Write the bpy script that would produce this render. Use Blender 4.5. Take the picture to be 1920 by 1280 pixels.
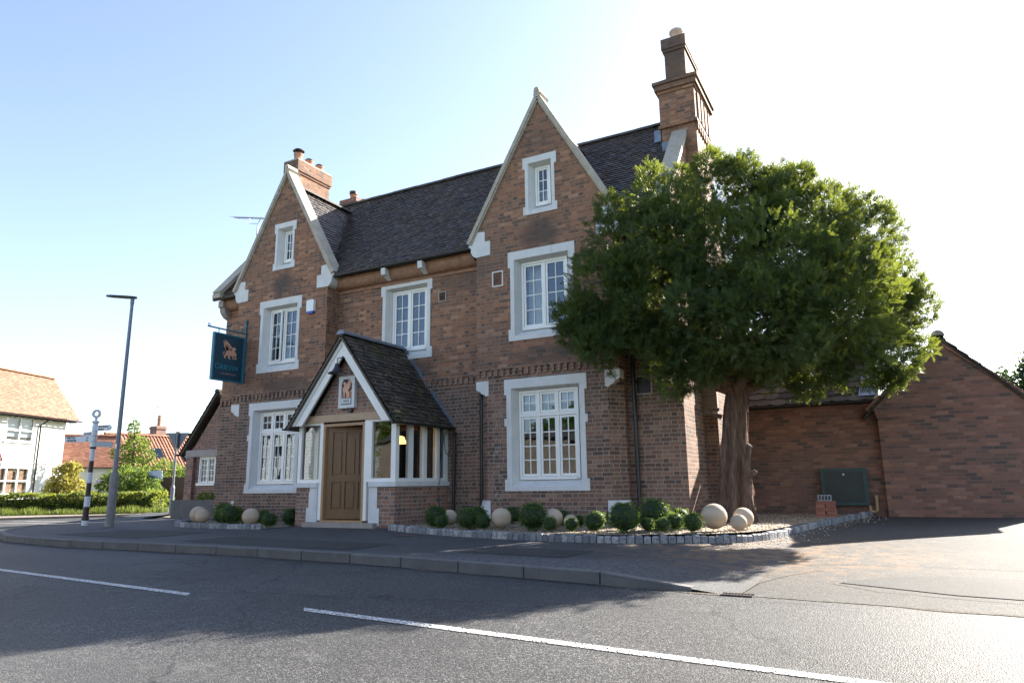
import bpy, bmesh, math, random
import numpy as np
from mathutils import Vector, Matrix, noise
from mathutils.geometry import tessellate_polygon
random.seed(7); rng = np.random.default_rng(7)
R = math.radians
SC = bpy.context.scene
COL = SC.collection
for o in list(bpy.data.objects): bpy.data.objects.remove(o)

# ------------------------------------------------------------------ camera
cam_d = bpy.data.cameras.new("camera"); cam = bpy.data.objects.new("camera", cam_d); COL.objects.link(cam)
cam_d.sensor_width = 36; cam_d.lens = 1294.52/1920*36; cam_d.clip_end = 2000; cam_d.clip_start = .05
yaw, pitch, roll = R(28.1585), R(11.7154), R(-.75216)
fw = Vector((-math.sin(yaw)*math.cos(pitch), math.cos(yaw)*math.cos(pitch), math.sin(pitch)))
rt = Vector((math.cos(yaw), math.sin(yaw), 0)); up = rt.cross(fw)
rt2 = rt*math.cos(roll)+up*math.sin(roll); up2 = up*math.cos(roll)-rt*math.sin(roll)
cam.matrix_world = Matrix.Translation((0, -13.04, 1.0)) @ Matrix((rt2, up2, -fw)).transposed().to_4x4()
SC.camera = cam

# ------------------------------------------------------------------ sky, sun, exposure
SUN_EL, SUNV = R(30.6), Vector((.37, .93, 0)).normalized()
w = bpy.data.worlds.new("World"); SC.world = w; w.use_nodes = True
nt = w.node_tree; bg = nt.nodes['Background']
sky = nt.nodes.new('ShaderNodeTexSky'); sky.sky_type = 'NISHITA'; sky.sun_disc = False
sky.sun_elevation = SUN_EL; sky.sun_rotation = math.atan2(SUNV.x, SUNV.y)
sky.air_density = 1.0; sky.dust_density = .9; sky.ozone_density = 1.5
hsv = nt.nodes.new('ShaderNodeHueSaturation'); hsv.inputs['Saturation'].default_value = .9; hsv.inputs['Value'].default_value = 1.0
tint = nt.nodes.new('ShaderNodeMix'); tint.data_type = 'RGBA'; tint.blend_type = 'MULTIPLY'; tint.inputs[0].default_value = 1; tint.inputs[7].default_value = (1.015, .982, 1.0, 1)
nt.links.new(sky.outputs[0], hsv.inputs['Color']); nt.links.new(hsv.outputs[0], tint.inputs[6]); nt.links.new(tint.outputs[2], bg.inputs[0]); bg.inputs[1].default_value = .08
sd = bpy.data.lights.new("sun", 'SUN'); sd.energy = 5; sd.angle = R(.53); sd.color = (1, .93, .82)
sun = bpy.data.objects.new("sun", sd); COL.objects.link(sun)
sdir = -(SUNV*math.cos(SUN_EL)+Vector((0, 0, math.sin(SUN_EL))))
sun.rotation_euler = sdir.to_track_quat('-Z', 'Y').to_euler()
SC.view_settings.view_transform = 'Standard'; SC.view_settings.look = 'None'
SC.view_settings.exposure = 2.15; SC.view_settings.gamma = 1
SC.render.engine = 'CYCLES'
SC.cycles.max_bounces = 7; SC.cycles.transparent_max_bounces = 8; SC.cycles.caustics_reflective = False; SC.cycles.caustics_refractive = False

# ------------------------------------------------------------------ helpers
class MB:
    def __init__(s): s.v = []; s.f = []; s.mi = []; s.u = []
    def add(s, vs, fs, m=0):
        s.u.append((len(s.v), len(s.f))); b = len(s.v); s.v += [tuple(p) for p in vs]
        for f in fs: s.f.append(tuple(b+i for i in f)); s.mi.append(m)
    def box(s, a, b, m=0):
        x0, y0, z0 = a; x1, y1, z1 = b
        if x0 > x1: x0, x1 = x1, x0
        if y0 > y1: y0, y1 = y1, y0
        if z0 > z1: z0, z1 = z1, z0
        s.add([(x0,y0,z0),(x1,y0,z0),(x1,y1,z0),(x0,y1,z0),(x0,y0,z1),(x1,y0,z1),(x1,y1,z1),(x0,y1,z1)],
              [(0,3,2,1),(4,5,6,7),(0,1,5,4),(1,2,6,5),(2,3,7,6),(3,0,4,7)], m)
    def obox(s, o, u, v, n, m=0):     # box from corner o with edge vectors u,v,n
        o, u, v, n = map(Vector, (o, u, v, n))
        P = [o, o+u, o+u+v, o+v, o+n, o+u+n, o+u+v+n, o+v+n]
        F = [(0,3,2,1),(4,5,6,7),(0,1,5,4),(1,2,6,5),(2,3,7,6),(3,0,4,7)]
        if u.cross(v).dot(n) < 0: F = [tuple(reversed(f)) for f in F]
        s.add(P, F, m)
    def bar(s, a, b, wd, th, side=(0,1,0), m=0):   # beam from a to b, width along side
        a, b = Vector(a), Vector(b); d = b-a; sv = Vector(side).normalized()*wd; t = d.cross(sv).normalized()*th
        s.obox(a-sv/2-t/2, d, sv, t, m)
    def tube(s, pts, rad, n=8, m=0, caps=True):
        pts = [Vector(p) for p in pts]; k = len(pts)
        if not isinstance(rad, (list, tuple)): rad = [rad]*k
        ref = None; rings = []
        for i, p in enumerate(pts):
            t = (pts[min(i+1,k-1)]-pts[max(i-1,0)]).normalized()
            if ref is None: ref = t.orthogonal().normalized()
            ref = (ref-t*ref.dot(t)).normalized(); b = t.cross(ref)
            rings.append([p+(ref*math.cos(2*math.pi*j/n)+b*math.sin(2*math.pi*j/n))*rad[i] for j in range(n)])
        vs = [q for r_ in rings for q in r_]; fs = []
        for i in range(k-1):
            for j in range(n): fs.append((i*n+j, i*n+(j+1)%n, (i+1)*n+(j+1)%n, (i+1)*n+j))
        if caps: fs.append(tuple(reversed(range(n)))); fs.append(tuple((k-1)*n+j for j in range(n)))
        s.add(vs, fs, m)
    def lathe(s, c, prof, n=20, m=0):    # prof [(r,z)]
        c = Vector(c); vs = []; fs = []
        for r_, z in prof:
            for j in range(n): vs.append(c+Vector((r_*math.cos(2*math.pi*j/n), r_*math.sin(2*math.pi*j/n), z)))
        for i in range(len(prof)-1):
            for j in range(n): fs.append((i*n+j, i*n+(j+1)%n, (i+1)*n+(j+1)%n, (i+1)*n+j))
        fs.append(tuple(reversed(range(n)))); fs.append(tuple((len(prof)-1)*n+j for j in range(n)))
        s.add(vs, fs, m)
    def plate(s, poly, T, holes=(), d=None, m=0):  # poly 2d -> T(a,b,depth); d thickness
        loops = [[Vector((p[0], p[1], 0)) for p in poly]]+[[Vector((p[0], p[1], 0)) for p in h] for h in holes]
        flat = [p for l in loops for p in l]; tr = tessellate_polygon(loops)
        fs = []
        for t in tr:
            a, b, c = (flat[i] for i in t)
            if ((b-a).cross(c-a)).z < 0: t = (t[0], t[2], t[1])
            fs.append(t)
        s.add([T(p.x, p.y, 0) for p in flat], fs, m)
        if d:
            s.add([T(p.x, p.y, d) for p in flat], [tuple(reversed(f)) for f in fs], m)
            for l in loops:
                k = len(l)
                s.add([T(p.x,p.y,0) for p in l]+[T(p.x,p.y,d) for p in l], [(i,(i+1)%k,k+(i+1)%k,k+i) for i in range(k)], m)
    def build(s, name, mats, parent=None, smooth=False, loc=None):
        me = bpy.data.meshes.new(name)
        base = Vector(loc) if loc is not None else Vector((0,0,0))
        off = parent_world(parent) if parent is not None else base
        V = np.array(s.v, dtype=np.float32).reshape(-1,3)
        W = V-np.array(off, dtype=np.float32)
        me.from_pydata(W.tolist(), [], s.f); me.update()
        if not isinstance(mats, (list, tuple)): mats = [mats]
        for m in mats: me.materials.append(m)
        if len(mats) > 1: me.polygons.foreach_set('material_index', s.mi)
        # box-projected uv in metres (world position)
        n = len(me.loops); li = np.empty(n, dtype=np.int32); me.loops.foreach_get('vertex_index', li)
        nf = len(me.polygons); nrm = np.empty(nf*3, dtype=np.float32); me.polygons.foreach_get('normal', nrm); nrm = nrm.reshape(-1,3)
        lt = np.empty(nf, dtype=np.int32); me.polygons.foreach_get('loop_total', lt)
        fn = np.repeat(nrm, lt, axis=0); P = V[li]
        a = np.abs(fn); ax = np.argmax(a*np.array([1.0,1.0,.8]), axis=1)
        dg = (a[:,0] > .25) & (a[:,1] > .25) & (a[:,2] < .3)
        uv = np.empty((n,2), dtype=np.float32)
        uv[:,0] = np.where(ax==0, P[:,1], P[:,0]); uv[:,1] = np.where(ax==2, P[:,1], P[:,2])
        uv[dg,0] = (P[dg,0]*np.sign(fn[dg,0]*-1*fn[dg,1]) + P[dg,1])*.707
        l = me.uv_layers.new(name='UVMap'); l.data.foreach_set('uv', uv.ravel())
        if smooth: me.polygons.foreach_set('use_smooth', [True]*nf)
        o = bpy.data.objects.new(name, me); COL.objects.link(o)
        if parent is not None: o.parent = parent
        else: o.location = base
        return o

def build_split(mb, name, mats, parent, key):
    G = {}; U = mb.u+[(len(mb.v), len(mb.f))]
    for (v0, f0), (v1, f1) in zip(U, U[1:]):
        c = sum((Vector(p) for p in mb.v[v0:v1]), Vector())/max(1, v1-v0); g_ = G.setdefault(key(c), MB()); g_.add(mb.v[v0:v1], [tuple(i-v0 for i in f) for f in mb.f[f0:f1]])
    return [g_.build(name, mats, parent) for g_ in G.values()]
def parent_world(p):
    v = Vector(p.location)
    while p.parent is not None: p = p.parent; v += p.location
    return v
def tag(o, label=None, cat=None, group=None, kind=None):
    if label: o['label'] = label
    if cat: o['category'] = cat
    if group: o['group'] = group
    if kind: o['kind'] = kind
    return o
def thing(name, label, cat, loc=(0,0,0), group=None):
    o = bpy.data.objects.new(name, None); COL.objects.link(o); o.location = loc; o.empty_display_size = .2
    return tag(o, label, cat, group)
def copy_tree(o, parent=None):
    c = o.copy(); COL.objects.link(c)
    if parent is not None: c.parent = parent
    for ch in list(o.children): copy_tree(ch, c)
    return c

def raw_mesh(name, V, F4, mat, parent=None, loc=None, smooth=False):   # fast quads / tris from numpy
    V = np.asarray(V, dtype=np.float32).copy(); F = np.asarray(F4, dtype=np.int32)
    off = parent_world(parent) if parent is not None else Vector(loc or (0,0,0))
    V -= np.array(off, dtype=np.float32); k = F.shape[1]
    me = bpy.data.meshes.new(name); me.vertices.add(len(V)); me.vertices.foreach_set('co', V.ravel())
    me.loops.add(F.size); me.loops.foreach_set('vertex_index', F.ravel())
    me.polygons.add(len(F)); me.polygons.foreach_set('loop_start', np.arange(len(F), dtype=np.int32)*k)
    me.polygons.foreach_set('loop_total', np.full(len(F), k, dtype=np.int32))
    me.update(calc_edges=True); me.validate(); me.materials.append(mat)
    if smooth: me.polygons.foreach_set('use_smooth', [True]*len(me.polygons))
    o = bpy.data.objects.new(name, me); COL.objects.link(o)
    if parent is not None: o.parent = parent
    else: o.location = off
    return o

# ------------------------------------------------------------------ materials
def newmat(name):
    m = bpy.data.materials.new(name); m.use_nodes = True; n = m.node_tree.nodes; l = m.node_tree.links
    return m, n, l, n['Principled BSDF']
def N(n, t, **k):
    x = n.new(t)
    for a, b in k.items(): setattr(x, a, b)
    return x
def math_(n, l, op, a, b=None, c=None):
    x = n.new('ShaderNodeMath'); x.operation = op
    for i, v in enumerate((a, b, c)):
        if v is None: continue
        if isinstance(v, (int, float)): x.inputs[i].default_value = v
        else: l.new(v, x.inputs[i])
    return x.outputs[0]
def mixc(n, l, fac, a, b, mode='MIX'):
    x = n.new('ShaderNodeMix'); x.data_type = 'RGBA'; x.blend_type = mode
    for i, v in ((0, fac), (6, a), (7, b)):
        if isinstance(v, (int, float)): x.inputs[i].default_value = v
        elif isinstance(v, (tuple, list)): x.inputs[i].default_value = (*v[:3], 1)
        else: l.new(v, x.inputs[i])
    return x.outputs[2]
def ramp(n, l, fac, stops, interp='LINEAR'):
    x = n.new('ShaderNodeValToRGB'); x.color_ramp.interpolation = interp
    e = x.color_ramp.elements
    while len(e) < len(stops): e.new(.5)
    for i, (p, c) in enumerate(stops): e[i].position = p; e[i].color = (*c, 1)
    l.new(fac, x.inputs[0]); return x.outputs[0]
def noise_(n, l, scale, detail=4, rough=.55, vec=None):
    x = n.new('ShaderNodeTexNoise'); x.inputs['Scale'].default_value = scale; x.inputs['Detail'].default_value = detail
    x.inputs['Roughness'].default_value = rough
    if vec is not None: l.new(vec, x.inputs['Vector'])
    return x.outputs[0]
def geo_pos(n): return n.new('ShaderNodeNewGeometry').outputs['Position']
def bump(n, l, b, h, strength=.3, dist=.01):
    x = n.new('ShaderNodeBump'); x.inputs['Strength'].default_value = strength; x.inputs['Distance'].default_value = dist
    l.new(h, x.inputs['Height']); l.new(x.outputs[0], b.inputs['Normal'])
def smoothst(n, l, v, a, b, lo=0., hi=1.):
    x = n.new('ShaderNodeMapRange'); x.interpolation_type = 'SMOOTHSTEP'; l.new(v, x.inputs[0])
    for i, q in enumerate((a, b, lo, hi)): x.inputs[i+1].default_value = q
    return x.outputs[0]

def simple(name, col, rough=.6, var=.12, scale=6, metal=0, bmp=0, bscale=60, spec=.5):
    m, n, l, b = newmat(name); p = geo_pos(n)
    f = noise_(n, l, scale, 5, .6, p)
    c = ramp(n, l, f, [(.3, tuple(x*(1-var) for x in col)), (.7, tuple(min(1, x*(1+var)) for x in col))])
    l.new(c, b.inputs['Base Color']); b.inputs['Roughness'].default_value = rough; b.inputs['Metallic'].default_value = metal
    b.inputs['Specular IOR Level'].default_value = spec
    if bmp: bump(n, l, b, noise_(n, l, bscale, 4, .6, p), bmp, .01)
    return m

def brick(name, S, H, hgt, joint, pal, hpal, mortar, bond='flemish', extra=None, bstr=.5):
    """S stretcher length, H header length, hgt course; pal colour stops for bricks."""
    m, n, l, b = newmat(name)
    uv = N(n, 'ShaderNodeUVMap'); uv.uv_map = 'UVMap'
    wv = n.new('ShaderNodeTexNoise'); wv.inputs['Scale'].default_value = 1.4; l.new(uv.outputs[0], wv.inputs['Vector'])
    sx = n.new('ShaderNodeSeparateXYZ'); l.new(uv.outputs[0], sx.inputs[0])
    wf = noise_(n, l, 26, 3, .6, uv.outputs[0])
    u0 = math_(n, l, 'ADD', sx.outputs[0], math_(n, l, 'MULTIPLY', math_(n, l, 'SUBTRACT', wf, .5), .012))
    v0 = math_(n, l, 'ADD', sx.outputs[1], math_(n, l, 'MULTIPLY', math_(n, l, 'SUBTRACT', wv.outputs[0], .5), .03))
    v0 = math_(n, l, 'ADD', v0, math_(n, l, 'MULTIPLY', math_(n, l, 'SUBTRACT', wf, .5), .008))
    vv = math_(n, l, 'DIVIDE', v0, hgt); row = math_(n, l, 'FLOOR', vv); fv = math_(n, l, 'SUBTRACT', vv, row)
    if bond == 'flemish': per, off = S+H, (S+H)/2
    else: per, off = S, S/2
    odd = math_(n, l, 'FLOORED_MODULO', row, 2.0)
    # small random shift per row
    wr = n.new('ShaderNodeTexWhiteNoise'); wr.noise_dimensions = '1D'; l.new(row, wr.inputs['W'])
    us = math_(n, l, 'ADD', math_(n, l, 'ADD', u0, math_(n, l, 'MULTIPLY', odd, off)), math_(n, l, 'MULTIPLY', wr.outputs[0], .06))
    uu = math_(n, l, 'DIVIDE', us, per); cell = math_(n, l, 'FLOOR', uu)
    t = math_(n, l, 'MULTIPLY', math_(n, l, 'SUBTRACT', uu, cell), per)
    if bond == 'flemish':
        ish = math_(n, l, 'GREATER_THAN', t, S)
        tt = math_(n, l, 'SUBTRACT', t, math_(n, l, 'MULTIPLY', ish, S))
        ln = math_(n, l, 'SUBTRACT', S, math_(n, l, 'MULTIPLY', ish, S-H))
    else:
        ish = None; tt = t; ln = per
    e = math_(n, l, 'MINIMUM', tt, math_(n, l, 'SUBTRACT', ln, tt))
    fvm = math_(n, l, 'MULTIPLY', fv, hgt); e2 = math_(n, l, 'MINIMUM', fvm, math_(n, l, 'SUBTRACT', hgt, fvm))
    ed = math_(n, l, 'MINIMUM', e, e2)
    mask = smoothst(n, l, ed, joint*.35, joint*.75)       # 1 = brick
    cx = n.new('ShaderNodeCombineXYZ'); l.new(math_(n, l, 'ADD', math_(n, l, 'MULTIPLY', cell, 2.0), ish if ish is not None else 0.0), cx.inputs[0]); l.new(row, cx.inputs[1])
    wn = n.new('ShaderNodeTexWhiteNoise'); wn.noise_dimensions = '3D'; l.new(cx.outputs[0], wn.inputs['Vector'])
    c = ramp(n, l, wn.outputs[0], pal)
    if ish is not None: c = mixc(n, l, math_(n, l, 'MULTIPLY', ish, .55), c, ramp(n, l, wn.outputs[0], hpal))
    fine = noise_(n, l, 45, 4, .7, uv.outputs[0])
    c = mixc(n, l, .45, c, ramp(n, l, fine, [(.25, (.35,.33,.32)), (.7, (.75,.72,.7))]), 'OVERLAY')
    big = noise_(n, l, .55, 5, .6, uv.outputs[0])
    c = mixc(n, l, smoothst(n, l, big, .42, .68, 0, .45), c, (.13,.10,.085))
    cl_ = noise_(n, l, 1.7, 3, .6, cx.outputs[0]); wc = n.new('ShaderNodeVectorMath'); wc.operation = 'SCALE'; wc.inputs['Scale'].default_value = .31; l.new(cx.outputs[0], wc.inputs[0])
    c = mixc(n, l, smoothst(n, l, noise_(n, l, 1.0, 3, .65, wc.outputs[0]), .5, .66, 0, .5), c, (.085,.065,.058))
    mc = mixc(n, l, noise_(n, l, 9, 3, .6, uv.outputs[0]), mortar, tuple(x*.55 for x in mortar))
    col = mixc(n, l, mask, mc, c)
    if extra:
        pz = n.new('ShaderNodeSeparateXYZ'); l.new(geo_pos(n), pz.inputs[0])
        mlow = mixc(n, l, smoothst(n, l, pz.outputs[2], 3.3, 3.6, 1, 0), mc, (.44,.37,.30)); col = mixc(n, l, mask, mlow, c); col = extra(n, l, col, c)
    l.new(col, b.inputs['Base Color']); b.inputs['Roughness'].default_value = .85; b.inputs['Specular IOR Level'].default_value = .3
    h = math_(n, l, 'ADD', mask, math_(n, l, 'MULTIPLY', fine, .5)); bump(n, l, b, h, bstr, .012)
    return m

def pub_extra(n, l, col, c):
    p = geo_pos(n); s = n.new('ShaderNodeSeparateXYZ'); l.new(p, s.inputs[0])
    nz = noise_(n, l, 1.1, 4, .6, p)
    # lower storey: greyer, dirtier bricks
    low = smoothst(n, l, math_(n, l, 'ADD', s.outputs[2], math_(n, l, 'MULTIPLY', nz, 1.2)), 3.7, 4.5, 1., 0.)
    g0 = n.new('ShaderNodeRGBCurve'); hs_ = n.new('ShaderNodeHueSaturation'); hs_.inputs['Saturation'].default_value = .86; hs_.inputs['Value'].default_value = .72; l.new(col, hs_.inputs['Color'])
    col = mixc(n, l, low, col, hs_.outputs[0])
    mk = n.new('ShaderNodeMix')
    n.remove(mk)
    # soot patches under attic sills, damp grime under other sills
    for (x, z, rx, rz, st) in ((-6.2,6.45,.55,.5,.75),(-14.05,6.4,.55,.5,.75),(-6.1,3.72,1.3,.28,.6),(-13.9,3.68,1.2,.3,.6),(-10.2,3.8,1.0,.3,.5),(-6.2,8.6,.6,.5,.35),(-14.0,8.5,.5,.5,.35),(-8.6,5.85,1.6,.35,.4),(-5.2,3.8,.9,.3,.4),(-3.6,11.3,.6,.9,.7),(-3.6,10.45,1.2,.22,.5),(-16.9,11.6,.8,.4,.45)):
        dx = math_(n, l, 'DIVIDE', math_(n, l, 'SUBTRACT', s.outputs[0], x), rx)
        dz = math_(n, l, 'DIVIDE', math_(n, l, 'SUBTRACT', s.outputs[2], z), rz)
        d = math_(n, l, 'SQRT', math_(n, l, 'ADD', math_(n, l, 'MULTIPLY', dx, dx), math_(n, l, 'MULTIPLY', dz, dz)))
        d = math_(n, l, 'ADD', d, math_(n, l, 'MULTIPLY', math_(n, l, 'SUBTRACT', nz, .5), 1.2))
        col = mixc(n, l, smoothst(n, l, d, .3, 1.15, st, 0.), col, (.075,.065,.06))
    # pale salts beside the lower right window
    dx = math_(n, l, 'ABSOLUTE', math_(n, l, 'SUBTRACT', s.outputs[0], -7.35))
    eff = math_(n, l, 'MULTIPLY', smoothst(n, l, dx, .0, .3, .55, 0), smoothst(n, l, noise_(n, l, 7, 5, .7, p), .5, .7))
    eff = math_(n, l, 'MULTIPLY', eff, smoothst(n, l, s.outputs[2], 2.6, 3.2, 1, 0))
    return mixc(n, l, eff, col, (.5,.47,.44))

M = {}
M['brick'] = brick('pub_brick', .235, .12, .0815, .0135,
    [(0,(.14,.08,.058)),(.2,(.225,.113,.069)),(.5,(.295,.138,.078)),(.8,(.345,.16,.088)),(1,(.42,.235,.145))],
    [(0,(.11,.07,.054)),(.5,(.22,.115,.074)),(1,(.34,.155,.085))], (.36,.27,.20), extra=pub_extra, bstr=.7)
M['brick_mod'] = brick('yard_brick', .225, .1, .075, .012,
    [(0,(.10,.07,.06)),(.07,(.14,.085,.07)),(.16,(.20,.10,.072)),(.6,(.25,.12,.085)),(1,(.32,.165,.115))],
    [(0,(.2,.1,.07)),(1,(.3,.13,.09))], (.24,.19,.165), bond='stretcher', bstr=.35)
M['brick_annex'] = brick('annex_brick', .235, .12, .0815, .018,
    [(0,(.18,.09,.07)),(.5,(.27,.125,.085)),(1,(.36,.18,.12))], [(0,(.1,.08,.07)),(1,(.26,.14,.1))], (.36,.31,.27))
M['brick_porch'] = brick('porch_brick', .235, .12, .0815, .015,
    [(0,(.17,.11,.09)),(.4,(.26,.13,.09)),(.7,(.34,.15,.09)),(1,(.34,.21,.15))], [(0,(.12,.09,.08)),(1,(.28,.16,.11))], (.42,.37,.32))

def stone_mat(name, c, var=.12, rough=.8, lich=0):
    m, n, l, b = newmat(name); p = geo_pos(n)
    f = noise_(n, l, 3, 6, .65, p); col = ramp(n, l, f, [(.3, tuple(x*(1-var) for x in c)), (.7, tuple(min(1,x*(1+var)) for x in c))])
    f2 = noise_(n, l, 14, 6, .75, p); col = mixc(n, l, smoothst(n, l, f2, .52, .75, 0, .5 if lich else .12), col, (.16,.15,.13) if lich else tuple(x*.7 for x in c))
    mps = n.new('ShaderNodeMapping'); mps.inputs['Scale'].default_value = (9,9,.8); l.new(p, mps.inputs[0]); col = mixc(n, l, smoothst(n, l, noise_(n, l, 1.2, 5, .65, mps.outputs[0]), .5, .78, 0, .38), col, tuple(x*.55 for x in c))
    if lich: col = mixc(n, l, smoothst(n, l, noise_(n, l, 9, 5, .7, p), .6, .72, 0, .6), col, (.38,.33,.16))
    l.new(col, b.inputs['Base Color']); b.inputs['Roughness'].default_value = rough
    bump(n, l, b, noise_(n, l, 40, 5, .7, p), .25, .01); return m
M['paint_stone'] = stone_mat('painted_masonry', (.66,.655,.64), .08)
M['coping'] = stone_mat('coping_stone', (.42,.37,.30), .2, lich=1)
M['lintel'] = stone_mat('grey_stone', (.33,.29,.26), .15)
M['white'] = simple('white_gloss_paint', (.82,.81,.77), .35, .03, 3)
M['cream'] = simple('white_render', (.62,.61,.58), .85, .05, 2, bmp=.9, bscale=35)
M['terracotta'] = simple('terracotta_cove', (.29,.155,.095), .8, .25, 8, bmp=.4)
M['pot'] = simple('clay_pot', (.42,.22,.14), .8, .25, 5)
M['pot_pale'] = simple('buff_pot', (.55,.42,.33), .8, .2, 5)
M['lead'] = simple('lead_flashing', (.17,.20,.25), .45, .25, 6, metal=.4)
M['blackmetal'] = simple('black_painted_iron', (.018,.018,.02), .35, .2, 10)
M['brownpipe'] = simple('brown_black_pipe', (.022,.018,.016), .4, .2, 10)
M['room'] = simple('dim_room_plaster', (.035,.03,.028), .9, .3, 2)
M['curtain'] = simple('pale_curtain', (.72,.72,.74), .9, .06, 8)
M['blind'] = simple('wooden_blind', (.20,.10,.06), .6, .2, 4)
M['granite'] = stone_mat('granite_sett', (.33,.34,.37), .3, .75)
M['kerb'] = stone_mat('concrete_kerb', (.12,.115,.11), .2, .85)
M['moss'] = simple('moss', (.055,.06,.022), .95, .4, 18, bmp=1, bscale=50)
M['sphere'] = None
M['oak'] = None

def wood(name, a, c, rough=.45, sc=3.0, horiz=False):
    m, n, l, b = newmat(name); tc = n.new('ShaderNodeTexCoord'); mp = n.new('ShaderNodeMapping')
    mp.inputs['Scale'].default_value = (2, 2, 26) if horiz else (26, 26, 2); l.new(tc.outputs['Object'], mp.inputs[0])
    f = noise_(n, l, sc, 5, .6, mp.outputs[0]); col = ramp(n, l, f, [(.3,a),(.7,c)])
    l.new(col, b.inputs['Base Color']); b.inputs['Roughness'].default_value = rough; bump(n, l, b, f, .1, .004); return m
M['oak'] = wood('oak', (.30,.17,.075), (.42,.26,.13)); M['beam'] = wood('oak_beam', (.34,.22,.13), (.48,.34,.21), horiz=True)
M['door'] = wood('door_oak', (.145,.075,.03), (.225,.12,.052), .4)
M['fence'] = wood('brown_boards', (.09,.05,.035), (.15,.085,.06), .7)

def glass_mat():
    m, n, l, b = newmat('window_glass'); out = n['Material Output']
    g = n.new('ShaderNodeBsdfGlossy'); g.inputs['Roughness'].default_value = .012; g.inputs['Color'].default_value = (.72,.86,1,1)
    t = n.new('ShaderNodeBsdfTransparent'); t.inputs['Color'].default_value = (.86,.89,.88,1)
    fr = n.new('ShaderNodeFresnel'); fr.inputs['IOR'].default_value = 1.9
    p = geo_pos(n); nz = noise_(n, l, 2.2, 2, .5, p)
    bp = n.new('ShaderNodeBump'); bp.inputs['Strength'].default_value = .25; bp.inputs['Distance'].default_value = .006; l.new(nz, bp.inputs['Height'])
    l.new(bp.outputs[0], g.inputs['Normal'])
    mx = n.new('ShaderNodeMixShader'); l.new(math_(n, l, 'MINIMUM', math_(n, l, 'MULTIPLY', fr.outputs[0], 1.05), 1.0), mx.inputs[0])
    l.new(t.outputs[0], mx.inputs[1]); l.new(g.outputs[0], mx.inputs[2]); l.new(mx.outputs[0], out.inputs[0]); n.remove(b); return m
M['glass'] = glass_mat()
M['glass_dim'] = glass_mat(); M['glass_dim'].name = 'low_reflection_glass'
for nd in M['glass_dim'].node_tree.nodes:
    if nd.type == 'FRESNEL': nd.inputs['IOR'].default_value = 1.22  # lower index weakens the reflections in the white house panes

def island_mat(name, stops, rough=.6, spots=None, bmp=.3, spec=.5, patch=None):
    m, n, l, b = newmat(name); g = n.new('ShaderNodeNewGeometry'); p = g.outputs['Position']
    c = ramp(n, l, g.outputs['Random Per Island'], stops)
    c = mixc(n, l, .35, c, ramp(n, l, noise_(n, l, 5, 5, .7, p), [(.3,(.3,.3,.3)),(.7,(.75,.75,.75))]), 'OVERLAY')
    if patch: c = mixc(n, l, smoothst(n, l, noise_(n, l, patch[1], 6, .7, p), patch[2], patch[3], 0, .9), c, patch[0])
    if spots: c = mixc(n, l, smoothst(n, l, noise_(n, l, spots[1], 3, .6, p), spots[2], spots[2]+.05), c, spots[0])
    l.new(c, b.inputs['Base Color']); b.inputs['Roughness'].default_value = rough; b.inputs['Specular IOR Level'].default_value = spec
    bump(n, l, b, noise_(n, l, 60, 4, .7, p), bmp, .008); return m
M['slate'] = island_mat('blue_black_tile', [(0,(.028,.027,.029)),(.4,(.046,.043,.046)),(.7,(.07,.055,.046)),(1,(.11,.088,.07))], .45, spots=((.5,.5,.48), 9, .70))
M['tileedge'] = simple('brown_tile_edge', (.085,.055,.04), .8, .5, 9)
M['porchtile'] = island_mat('mossy_tile', [(0,(.03,.024,.02)),(.6,(.06,.048,.038)),(1,(.10,.08,.062))], .75, spots=((.42,.42,.40), 13, .645), patch=((.07,.068,.02), 1.8, .5, .66))
M['redtile'] = island_mat('red_plain_tile', [(0,(.22,.095,.06)),(.5,(.27,.12,.078)),(1,(.33,.16,.105))], .85, patch=((.2,.13,.085), 1.2, .58, .75))
M['pantile'] = island_mat('orange_pantile', [(0,(.24,.10,.06)),(.6,(.30,.14,.085)),(1,(.34,.19,.12))], .8)
M['greytile'] = island_mat('grey_brown_tile', [(0,(.045,.038,.033)),(.6,(.07,.06,.052)),(1,(.11,.095,.08))], .9, spec=.15, patch=((.12,.115,.06), 3, .52, .7))
M['ridge'] = island_mat('ridge_tile', [(0,(.05,.045,.042)),(1,(.10,.085,.07))], .8, patch=((.3,.16,.05), 4, .66, .75))
M['setts'] = island_mat('granite_setts', [(0,(.13,.135,.15)),(.5,(.24,.245,.26)),(1,(.40,.39,.38))], .75, bmp=1., patch=((.10,.10,.10), 30, .48, .62))

def asphalt(name, a, c, rough, lines=None, patches=None, speck=.3, bs=.6, spec=.5):
    m, n, l, b = newmat(name); p = geo_pos(n)
    v = n.new('ShaderNodeTexVoronoi'); v.inputs['Scale'].default_value = 105; l.new(p, v.inputs['Vector'])
    sp = n.new('ShaderNodeSeparateColor'); l.new(v.outputs['Color'], sp.inputs[0])
    c1 = ramp(n, l, sp.outputs[0], [(0,tuple(x*(1-speck) for x in a)),(.55,a),(.85,c),(1,tuple(x*1.6 for x in c))])
    big = noise_(n, l, .35, 5, .6, p); c2 = mixc(n, l, smoothst(n, l, big, .35, .7, 0, .5), c1, tuple(x*.72 for x in a))
    mid = noise_(n, l, 2.3, 5, .7, p); c2 = mixc(n, l, smoothst(n, l, mid, .55, .75, 0, .3), c2, tuple(min(1,x*1.5) for x in c))
    if patches: c2 = patches(n, l, p, c2)
    l.new(c2, b.inputs['Base Color']); b.inputs['Roughness'].default_value = rough; b.inputs['Specular IOR Level'].default_value = spec
    h = math_(n, l, 'ADD', math_(n, l, 'MULTIPLY', v.outputs['Distance'], -1.0), math_(n, l, 'MULTIPLY', noise_(n, l, 30, 3, .6, p), .4))
    bump(n, l, b, h, bs, .012); return m
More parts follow.
